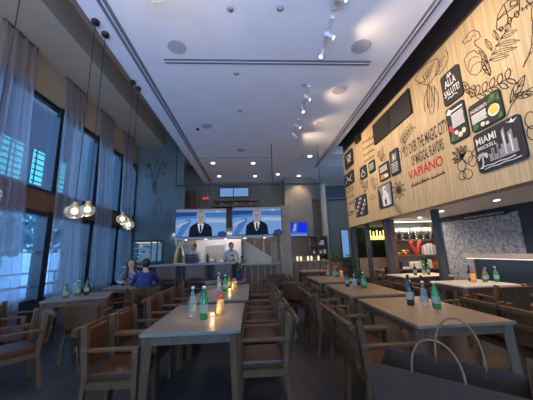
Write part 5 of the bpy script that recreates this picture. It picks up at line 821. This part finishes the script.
board('black MIAMI BRICKELL board with skyline and palm', 3.70, 2.97, 2.47, 3.075,
 polys=[('grey_ink', [(.30, .2), (.30, .38), (.36, .38), (.36, .5), (.42, .5), (.42, .33), (.48, .33), (.48, .55), (.52, .55), (.52, .4), (.57, .4), (.57, .5), (.62, .5), (.62, .8), (.68, .86), (.68, .45), (.73, .45), (.73, .7), (.82, .75), (.82, .5), (.88, .5), (.88, .2)], 0), ('chalk_white', [(.64, .24), (.66, .24), (.66, .74), (.64, .74)], 1), ('chalk_white', [(.76, .24), (.79, .24), (.79, .64), (.76, .64)], 1), ('chalk_black', [(.38, .24), (.40, .24), (.40, .46), (.38, .46)], 1), ('chalk_black', [(.5, .22), (.515, .22), (.515, .5), (.5, .5)], 1), ('chalk_white', [(.83, .88), (.74, .94), (.82, .91), (.86, .97), (.88, .91), (.96, .93), (.88, .86)], 1)],
 strokes=[('chalk_white', .018, [(.10, .1), (.14, .22), (.15, .38)])]+[('chalk_white', .02, [(.15, .38), (.15+.06*math.cos(a), .42+.05*math.sin(a)), (.15+.12*math.cos(a), .38+.09*math.sin(a))]) for a in (-.6, 0, .6, 1.4, 2.2, 2.9, 3.7)]+[('chalk_white', .012, [(.05+k*.15, .12+.02*(k % 2)), (.2+k*.15, .12+.02*((k+1) % 2))]) for k in range(5)]+[('chalk_white', .01, [(.15+k*.15, .06+.02*(k % 2)), (.3+k*.15, .06+.02*((k+1) % 2))]) for k in range(5)],
 texts=[('MIAMI', .06, .52, .70, .88, 'chalk_white'), ('BRICKELL', .07, .5, .56, .65, 'chalk_white')])
board('dark board with herbs and a yellow cup beside text', 3.69, 3.15, 3.12, 3.56, polys=[('cream', el(.76, .40, .17, .2), 0), ('yellow', el(.76, .42, .12, .15), 1), ('green', [(.6, .72), (.75, .95), (.9, .9), (.8, .7)], 0), ('green', [(.85, .7), (.96, .9), (.97, .6)], 0), ('green', [(.05, .05), (.1, .3), (.25, .2), (.2, .05)], 0), ('green', [(.8, .05), (.95, .25), (.97, .05)], 0), ('cream', el(.38, .14, .07, .08), 0), ('cream', el(.52, .1, .05, .06), 1)], strokes=lines(.08, .55, .28, .62, 7, .014), texts=[('INGREDIENTI', .07, .6, .68, .8, 'chalk_white')])
board('dark board with tomatoes and eggs painted below text', 4.15, 3.75, 3.13, 3.77, polys=[('red', el(.16, .42, .11, .08), 0), ('red', el(.25, .3, .08, .06), 1), ('cream', el(.6, .14, .12, .07), 0), ('cream', el(.8, .2, .1, .07), 1), ('green', [(.05, .1), (.2, .25), (.35, .15), (.25, .04)], 0), ('green', [(.35, .04), (.45, .2), (.5, .05)], 1), ('cream', el(.42, .24, .1, .06), 1), ('white_plastic', [(.02, .85), (.2, .97), (.35, .9), (.25, .78)], 0)], strokes=lines(.3, .92, .38, .78, 11, .014)+[('chalk_white', .03, [(.35, .86), (.6, .86)]), ('chalk_white', .03, [(.65, .86), (.9, .86)])])
board('upper dark board at far left end of oak wall', 9.2, 8.42, 4.26, 4.84, strokes=[('chalk_white', .03, [(.2+.6*random.random(), .2+.6*random.random()), (.2+.6*random.random(), .2+.6*random.random())]) for k in range(9)])
board('dark board below the uppermost far-left one', 9.38, 8.5, 3.64, 4.1, strokes=[('chalk_white', .025, [(.15, .25), (.4, .6), (.55, .3), (.8, .7)]), ('chalk_white', .025, [(.2, .8), (.8, .2)])])
board('small square dark board right of handwriting', 7.97, 7.5, 3.53, 3.94, strokes=[('chalk_white', .025, [(.2, .3), (.5, .7), (.8, .3)]), ('chalk_white', .02, [(.3, .2), (.7, .2)])])
board('smallest dark board, with short text', 7.33, 6.95, 3.56, 3.9, strokes=lines(.15, .85, .2, .8, 4, .02))
board('dark board with orange dish below the text', 6.75, 6.23, 3.15, 3.6, polys=[('orange', [(.1, .1), (.15, .4), (.5, .35), (.55, .1)], 0), ('cream', [(.5, .1), (.5, .35), (.85, .3), (.9, .1)], 0)], strokes=lines(.15, .85, .5, .85, 4, .02))
board('narrow dark board with white picture over text', 6.14, 5.75, 3.13, 3.76, polys=[('grey_ink', [(.2, .55), (.35, .9), (.6, .8), (.8, .9), (.75, .55)], 0), ('chalk_white', [(.4, .6), (.45, .8), (.6, .7)], 1)], strokes=lines(.15, .85, .1, .5, 5, .02))
m_ = []
for k in range(7):
    for j in range(5):
        if (k*3+j*5) % 4 < 2: m_.append(('chalk_white' if (k+j) % 2 else 'grey_ink', [(.06+k*.13, .06+j*.18), (.15+k*.13, .08+j*.18), (.17+k*.13, .2+j*.18), (.05+k*.13, .18+j*.18)], 0))
board('black square board with abstract white pattern', 8.6, 7.72, 2.44, 3.08, polys=m_)
board('square board with white figure silhouette', 6.94, 6.24, 2.45, 3.06, polys=[('grey_ink', [(.05, .05), (.95, .05), (.95, .95), (.05, .95)], 0), ('chalk_black', [(.05, .05), (.3, .05), (.25, .6), (.05, .95)], 1), ('chalk_white', [(.35, .05), (.3, .45), (.42, .62), (.38, .8), (.5, .93), (.66, .85), (.66, .66), (.8, .5), (.85, .05)], 1), ('chalk_black', [(.5, .1), (.48, .3), (.6, .4), (.62, .1)], 2), ('chalk_black', el(.58, .76, .05, .05, 8), 2)])
t = thing('speaker_panel', 'long black double panel set in the oak wall', 'panel', (XR, 6.8, 4.24))
for k in range(2): MB().box((-.03, -.44-k*.9, .29), (.05, .86, .58), bev=.004).build('panel', 'black_plastic', t)
t = thing('wall_box', 'small black box at upper edge of the oak wall', 'box', (XR-.05, 7.82, 4.78)); MB().box((0, 0, .14), (.1, .32, .28), bev=.01).build('housing', 'black_plastic', t)
# ================================================================== CEILING FITTINGS
def disc(name, x, y, r, label, group, m, z=5.0, cat='speaker'):
    t = thing(name, label, cat, (x, y, z), 0, group)
    MB().lathe([(0, -.012), (r*.92, -.012), (r*.92, -.006), (0, -.006)], n=24, sm=False).build('grille', m, t)
    MB().lathe([(r*.93, -.002), (r*.93, -.014), (r, -.012), (r, -.002)], n=24, sm=False).build('rim', 'ceiling_paint' if m == 'downlight_glow' else m, t)
for x, y, r, l in ((-1.27, 4.13, .16, 'round grey ceiling speaker nearest on the left'), (2.02, 4.05, .17, 'round ceiling speaker beside the nearer track on the right'), (-1.25, 7.11, .15, 'round ceiling speaker second on the left'), (2.05, 5.37, .16, 'round ceiling speaker second on the right'), (2.02, 7.01, .15, 'round ceiling speaker third on the right'), (-.35, 8.95, .15, 'farthest round ceiling speaker near the downlights')):
    disc('ceiling_speaker', x, y, r, l, 'round ceiling speakers', 'speaker_grille')
for x, y, l in ((-.27, 3.35, 'ceiling sprinkler nearest on the left'), (.48, 3.33, 'ceiling sprinkler nearest in the centre'), (-.27, 4.81, 'ceiling sprinkler just beyond the cross slot'), (-.26, 6.29, 'ceiling sprinkler farther along the centre'), (1.2, 5.2, 'ceiling sprinkler beside the middle track')):
    t = thing('sprinkler', l, 'sprinkler', (x, y, 5), 0, 'ceiling sprinklers'); MB().lathe([(0, -.01), (.055, -.01), (.06, 0), (0, 0)], n=14).build('plate', 'speaker_grille', t); MB().lathe([(0, -.04), (.018, -.035), (.018, -.01), (0, -.01)], n=8).build('nozzle', 'steel', t)
t = thing('dome_camera', 'small black dome camera beside the left ceiling slot', 'camera', (-1.55, 7.3, 5)); MB().lathe([(0, -.05), (.03, -.042), (.045, -.01), (.06, 0), (0, 0)], n=14).build('dome', 'black_plastic', t)
DL = [(-1.54, 10.31), (.08, 10.37), (-1.53, 12.18), (.17, 12.26), (2.28, 9.62), (2.3, 12.3), (1.25, 12.0)]
names = ['downlight above the left television', 'downlight above the gap between televisions', 'farther downlight on the left over the kitchen', 'farther downlight in the centre over the kitchen', 'bright downlight near the oak wall end', 'downlight above the blue television', 'downlight right of the centre pair']
for (x, y), l in zip(DL, names):
    disc('downlight', x, y, .085, l, 'recessed ceiling downlights', 'downlight_glow', cat='ceiling light')
    disc('ceiling_fitting', x-.28, y-.05, .06, 'dim small fitting beside the '+l, 'dim fittings beside downlights', 'speaker_grille', cat='ceiling light')
for k, (x, y) in enumerate(((4.35, 3.6), (4.3, 4.35), (4.2, 5.6), (4.4, 6.7), (4.2, 7.9))):
    disc('downlight', x, y, .05, ['low ceiling downlight nearest the right edge', 'low ceiling downlight over the nearer white table', 'low ceiling downlight between the white tables', 'low ceiling downlight before the lit shelves', 'low ceiling downlight over the hedge table'][k], 'low ceiling downlights', 'downlight_glow', 2.18, 'ceiling light')
WARM = (1, .74, .46); COOL = (.52, .66, 1)
def track(x, y0, y1, label, heads):
    t = thing('track_light', label, 'track light', (x, (y0+y1)/2, 5), 0, 'spotlight tracks on the ceiling')
    MB().box((0, 0, -.02), (.065, y1-y0, .04)).build('track', 'white_plastic', t)
    for hy, tgt in heads:
        yy = hy-(y0+y1)/2; d = (Vector(tgt)-Vector((x, hy, 4.88))).normalized()
        c = Vector((0, yy, -.12)); h = MB().cyl(c-d*.08, c+d*.09, .035, 12).build('spot_head', 'white_plastic', t)
        MB().cyl((0, yy, -.03), (0, yy, -.1), .012, 8).build('stem', 'white_plastic', h)
        MB().cyl(c+d*.088, c+d*.094, .03, 12).build('lens', 'downlight_glow', h)
        down_fill = tgt[2] < 1  # downward heads are added as warm fill for tables and chairs
        light('SPOT', 'track_spot_and_fill', Vector((x, hy, 4.88))+d*.12, (130 if tgt[0] < 0 else 240) if down_fill else SPOT, WARM, tgt, spot_size=math.radians(58 if down_fill else 125), spot_blend=.9, shadow_soft_size=.04)
SPOT = 175
track(1.3, 2.7, 3.3, 'spotlight track at top of photo, nearest camera', [(3.05, (3.5, 2.2, 3.4)), (2.85, (2.0, 2.6, .7))])
track(1.32, 3.45, 4.3, 'second spotlight track, between the nearest two ceiling speakers', [(3.7, (3.5, 3.6, 3.5)), (4.1, (-.6, 3.6, .7))])
track(1.31, 5.2, 6.2, 'third spotlight track from the camera', [(5.5, (3.5, 5.6, 3.5)), (6.0, (1.9, 4.9, .7))])
track(1.33, 6.7, 7.7, 'farthest spotlight track from the camera', [(6.9, (3.5, 7.0, 3.5)), (7.5, (3.5, 8.6, 3.5))])
def pendant(x, y, z, label, r=.12, power=3):
    t = thing('glass_pendant', label, 'pendant light', (x, y, 5.0), 0, 'clear glass pendants on long cords')
    MB().lathe([(0, 0), (.06, 0), (.055, -.05), (0, -.05)], n=14).build('canopy', 'black_plastic', t)
    MB().cyl((0, 0, -.04), (0, 0, z-5+.13), .006, 6).build('cord', 'black_plastic', t)
    MB().lathe([(.03, z-5+.12), (.05, z-5+.08), (r*.9, z-5+.05), (r, z-5), (r*.85, z-5-.05), (r*.4, z-5-.085), (0, z-5-.09)], n=20).build('glass_shade', 'clear_glass', t)
    MB().lathe([(0, z-5+.14), (.028, z-5+.13), (.028, z-5+.06), (0, z-5+.06)], n=10).build('socket', 'brass', t)
    MB().ball((0, 0, z-5+.01), .04).build('bulb', 'bulb_warm', t)
    light('POINT', 'pendant_lamp', (x, y, z-.14), power, (1, .75, .45), shadow_soft_size=.05)
pendant(-2.37, 3.62, 2.0, 'nearer glass pendant of the pair in front of second curtain')
pendant(-2.35, 3.86, 2.06, 'second glass pendant of the near pair', .1)
pendant(-2.45, 5.1, 2.08, 'glass pendant of far pair, beside third curtain', .11)
pendant(-2.43, 5.32, 2.0, 'farthest glass pendant, right one of the far pair', .11)
pendant(-2.45, 2.5, 2.0, 'pendant of which only the thin black cord shows at left edge of photo')
light('POINT', 'ceiling_lamp', (-1.13, 2.62, 4.4), 30, WARM, shadow_soft_size=.1)
t = thing('glass_ceiling_lamp', 'sparkling glass ceiling lamp cut off by top edge of photo', 'ceiling light', (-1.13, 2.62, 5.0))
MB().lathe([(0, 0), (.12, 0), (.12, -.03), (0, -.03)], n=16).build('canopy', 'brass', t); MB().cyl((0, 0, -.03), (0, 0, -.3), .01, 6).build('stem', 'brass', t)
MB().lathe([(.08, -.25), (.25, -.3), (.30, -.38), (.26, -.46), (.12, -.5), (0, -.505)], n=24).build('glass_shade', 'clear_glass', t); MB().ball((0, 0, -.37), .06).build('bulb', 'bulb_warm', t)
# ================================================================== PEOPLE
def person(name, label, loc, rz, J, mats, hair, hairm, fingers=(), sc=1, group=None):
    """J: node -> (x,y,z,r,parent,mat)"""
    t = thing(name, label, 'person', loc, rz, group); t.scale = (sc,)*3
    me = bpy.data.meshes.new('body'); keys = list(J); idx = {k: i for i, k in enumerate(keys)}
    me.from_pydata([J[k][:3] for k in keys], [(idx[k], idx[J[k][4]]) for k in keys if J[k][4]], [])
    ob = bpy.data.objects.new('tmp', me); COL.objects.link(ob); ob.modifiers.new('s', 'SKIN'); 
    for i, k in enumerate(keys):
        v = me.skin_vertices[0].data[i]; r = J[k][3]; v.radius = r if isinstance(r, tuple) else (r, r)
        v.use_root = (i == 0)
    sd = ob.modifiers.new('d', 'SUBSURF'); sd.levels = 2
    dg = bpy.context.evaluated_depsgraph_get(); m2 = bpy.data.meshes.new_from_object(ob.evaluated_get(dg)); bpy.data.objects.remove(ob)
    bm = bmesh.new(); bm.from_mesh(m2); ml = list(mats)
    for f in bm.faces:
        c = f.calc_center_median(); best = None
        for k in keys:
            if not J[k][4]: continue
            a = Vector(J[k][:3]); b = Vector(J[J[k][4]][:3]); d = b-a; q = max(0, min(1, (c-a).dot(d)/d.length_squared)); dist = (a+d*q-c).length
            if best is None or dist < best[0]: best = (dist, J[k][5])
        f.material_index = best[1]; f.smooth = True
    b = MB(); b.bm.free(); b.bm = bm
    hx, hy, hz = J['head'][:3]; sk = ml.index('skin')
    b.ball((hx, hy+.005, hz), (.076, .094, .112), sk, 3)                     # skull and face
    b.ball((hx, hy+.03, hz-.05), (.056, .065, .065), sk, 2)
    b.lathe([(0, .03), (.009, .015), (.016, -.02), (.0, -.028)], (hx, hy+.098, hz-.012), 8, sk)
    for s in (-1, 1): b.ball((hx+s*.077, hy, hz-.01), (.012, .022, .032), sk, 1)
    for hand, d in fingers:          # palm and five separate fingers
        h = Vector(hand); d = Vector(d).normalized(); sd_ = d.cross(Vector((0, 0, 1))).normalized(); u = sd_.cross(d)
        b.tube([h-d*.03, h+d*.02, h+d*.075], [.024, .034, .03], 8, sk)
        for k, L_ in enumerate((.062, .075, .07, .055)):
            o = h+d*.07+sd_*(-.027+k*.018); b.tube([o, o+d*L_*.45-u*.006, o+d*L_*.8-u*.022, o+d*L_*.95-u*.038], [.0095, .009, .008, .006], 6, sk)
        o = h+d*.015-sd_*.03; b.tube([o, o+d*.03-sd_*.022, o+d*.055-sd_*.026-u*.012], [.012, .01, .008], 6, sk)
    b.build('body', ml, t, recalc=False)
    e = MB()
    for s in (-1, 1): e.ball((hx+s*.03, hy+.088, hz+.008), (.012, .008, .008), 0, 1)
    e.build('eyes', 'hair_dark', t); MB().ball((hx, hy+.094, hz-.06), (.025, .007, .006), sub=1).build('mouth', 'sign_red', t)
    h = MB(); h.ball((hx, hy-.02, hz+.03), (.09, .1, .105), 0, 3)
    if hair == 'long':
        h.tube([(hx-.07, hy-.02, hz+.04), (hx-.085, hy-.01, hz-.08), (hx-.09, hy+.03, hz-.22), (hx-.07, hy+.05, hz-.32)], [.04, .04, .036, .015], 8)
        h.tube([(hx+.07, hy-.02, hz+.04), (hx+.085, hy-.01, hz-.08), (hx+.09, hy+.03, hz-.22), (hx+.07, hy+.05, hz-.32)], [.04, .04, .036, .015], 8)
        h.tube([(hx, hy-.07, hz+.04), (hx, hy-.095, hz-.1), (hx, hy-.1, hz-.25)], [.07, .075, .04], 10)
    # keep the face clear
    for v in h.bm.verts:
        if v.co.y > hy+.045 and v.co.z < hz+.06 and abs(v.co.x-hx) < .065: v.co.y = hy+.03
    h.build('hair', hairm, t)
    return t
def seated(lean=.0, lh=None, rh=None, top=0, leg=2):
    J = {'pelvis': (0, -.05, .52, (.15, .12), None, leg), 'waist': (0, -.05+lean*.3, .68, (.14, .10), 'pelvis', top), 'chest': (0, -.04+lean*.7, .88, (.165, .11), 'waist', top), 'shoulders': (0, -.03+lean, 1.0, (.12, .085), 'chest', top),
         'neck': (0, 0+lean, 1.09, .05, 'shoulders', 1), 'head': (0, .03+lean*1.1, 1.21, .06, 'neck', 1)}
    for s, n, hd in ((-1, 'l', lh), (1, 'r', rh)):
        J['sh'+n] = (s*.175, -.02+lean, .99, .062, 'shoulders', top); el_, ha = hd
        J['el'+n] = (*el_, .046, 'sh'+n, top); J['wr'+n] = (*ha, .028, 'el'+n, 1)
        J['hip'+n] = (s*.09, .02, .5, .09, 'pelvis', leg); J['kn'+n] = (s*.13, .40, .5, .065, 'hip'+n, leg); J['an'+n] = (s*.13, .42, .09, .042, 'kn'+n, leg); J['toe'+n] = (s*.14, .55, .04, .035, 'an'+n, leg)
    return J
person('person', 'man in blue shirt with dark hair seated with his back to camera', (-2.3, 5.98, 0), .45, seated(.06, ((-.26, .12, .80), (-.14, .33, .79)), ((.27, .10, .80), (.16, .34, .79))), ('blue_shirt', 'skin', 'dark_trousers'), 'short', 'hair_dark', fingers=(((-.13, .36, .79), (.2, 1, -.05)), ((.15, .37, .79), (-.2, 1, -.05))))
person('person', 'long-haired person in grey top seated facing camera, hand near mouth', (-3.02, 6.98, 0), PI+.25, seated(.10, ((-.22, .26, .80), (-.06, .25, 1.03)), ((.25, .24, .80), (.10, .40, .79))), ('grey_top', 'skin', 'dark_trousers'), 'long', 'hair_brown', fingers=(((-.05, .24, 1.05), (.15, -.2, 1)), ((.09, .43, .79), (-.2, 1, -.05))))
def standing(top=0, leg=2):
    J = {'pelvis': (0, 0, .92, (.15, .11), None, leg), 'waist': (0, 0, 1.08, (.14, .1), 'pelvis', top), 'chest': (0, .02, 1.28, (.165, .11), 'waist', top), 'shoulders': (0, .04, 1.4, (.12, .085), 'chest', top), 'neck': (0, .07, 1.48, .05, 'shoulders', 1), 'head': (0, .11, 1.6, .06, 'neck', 1)}
    for s, n in ((-1, 'l'), (1, 'r')):
        J['sh'+n] = (s*.18, .04, 1.38, .062, 'shoulders', top); J['el'+n] = (s*.26, .10, 1.14, .046, 'sh'+n, top); J['wr'+n] = (s*.16, .30, 1.14, .028, 'el'+n, 1)
        J['hip'+n] = (s*.09, 0, .86, .09, 'pelvis', leg); J['kn'+n] = (s*.1, .02, .48, .062, 'hip'+n, leg); J['an'+n] = (s*.1, -.02, .09, .042, 'kn'+n, leg); J['toe'+n] = (s*.11, .11, .04, .035, 'an'+n, leg)
    return J
for x, l, rz in ((-2.05, 'cook in white in the kitchen, left of the hatch', PI-.4), (-.8, 'cook with black hair at right end of the kitchen', PI+.3)):
    person('person', l, (x, 9.75, 0), rz, standing(), ('white_coat', 'skin', 'dark_trousers'), 'short', 'hair_dark', fingers=(((-.15, .33, 1.14), (.2, 1, 0)), ((.15, .33, 1.14), (-.2, 1, 0))), sc=1.03, group='cooks in the kitchen')
# ================================================================== LIGHT
w = bpy.data.worlds.new('world'); C.world = w; w.use_nodes = True; N = w.node_tree.nodes; L = w.node_tree.links
bg = N['Background']; tc = N.new('ShaderNodeTexCoord'); sx = N.new('ShaderNodeSeparateXYZ'); rp = N.new('ShaderNodeValToRGB')
L.new(tc.outputs['Generated'], sx.inputs[0]); L.new(sx.outputs[2], rp.inputs[0]); L.new(rp.outputs[0], bg.inputs[0])
rp.color_ramp.elements[0].color = (.16, .36, .70, 1); rp.color_ramp.elements[0].position = 0; rp.color_ramp.elements[1].color = (.05, .15, .42, 1); rp.color_ramp.elements[1].position = .7
bg.inputs[1].default_value = 12
light('AREA', 'front_ceiling_fill', (-.3, YB+.35, 1.3), 225, (.60, .66, 1), (-.3, YB+.35+6.4, 1.3+7.7), shape='RECTANGLE', size=6.2, size_y=1.6, spread=math.radians(100))  # added fill, aimed upward to brighten the ceiling and spare the furniture
for x, y in DL: light('SPOT', 'downlight_lamp', (x, y, 4.96), 130, WARM, (x, y, 0), spot_size=math.radians(100), spot_blend=.6, shadow_soft_size=.08)
for x, y, e in ((4.35, 3.6, 60), (4.3, 4.35, 65), (4.2, 5.6, 60), (4.4, 6.7, 60), (4.2, 7.9, 40)): light('SPOT', 'bay_lamp', (x, y, 2.15), e, WARM, (x, y, 0), spot_size=math.radians(130), spot_blend=.7, shadow_soft_size=.05)
for x, y, tx, ty, e in ((1.3, 3.15, -.48, 3.0, 650), (1.31, 5.1, -.45, 4.95, 650), (1.33, 7.3, 1.95, 6.5, 420)): light('SPOT', 'table_spot', (x, y, 4.85), e, (1, .8, .5), (tx, ty, .8), spot_size=math.radians(10), spot_blend=.9, shadow_soft_size=.03)
light('AREA', 'kitchen_lamp', (-1.6, 10.0, 2.14), 26, (1, .88, .8), (-1.9, 10.7, 1.2), shape='RECTANGLE', size=2.6, size_y=.3)
light('AREA', 'shelf_lamp', (4.5, 7.12, 2.1), 16, (1, .88, .72), (4.5, 7.3, 0), shape='RECTANGLE', size=1.1, size_y=.05)
for zz in (1.57, 1.15): light('AREA', 'shelf_lamp', (4.5, 7.2, zz), 4, (1, .75, .55), (4.5, 7.3, 0), shape='RECTANGLE', size=1.1, size_y=.05)
light('AREA', 'ledge_lamp', (4.83, 4.6, 1.11), 4, (.9, .95, 1), (4.83, 4.6, 0), shape='RECTANGLE', size=.04, size_y=2.4)
C.view_settings.view_transform = 'Standard'; C.view_settings.look = 'None'; C.view_settings.gamma = 1; C.view_settings.use_curve_mapping = False
C.view_settings.exposure = -0.15
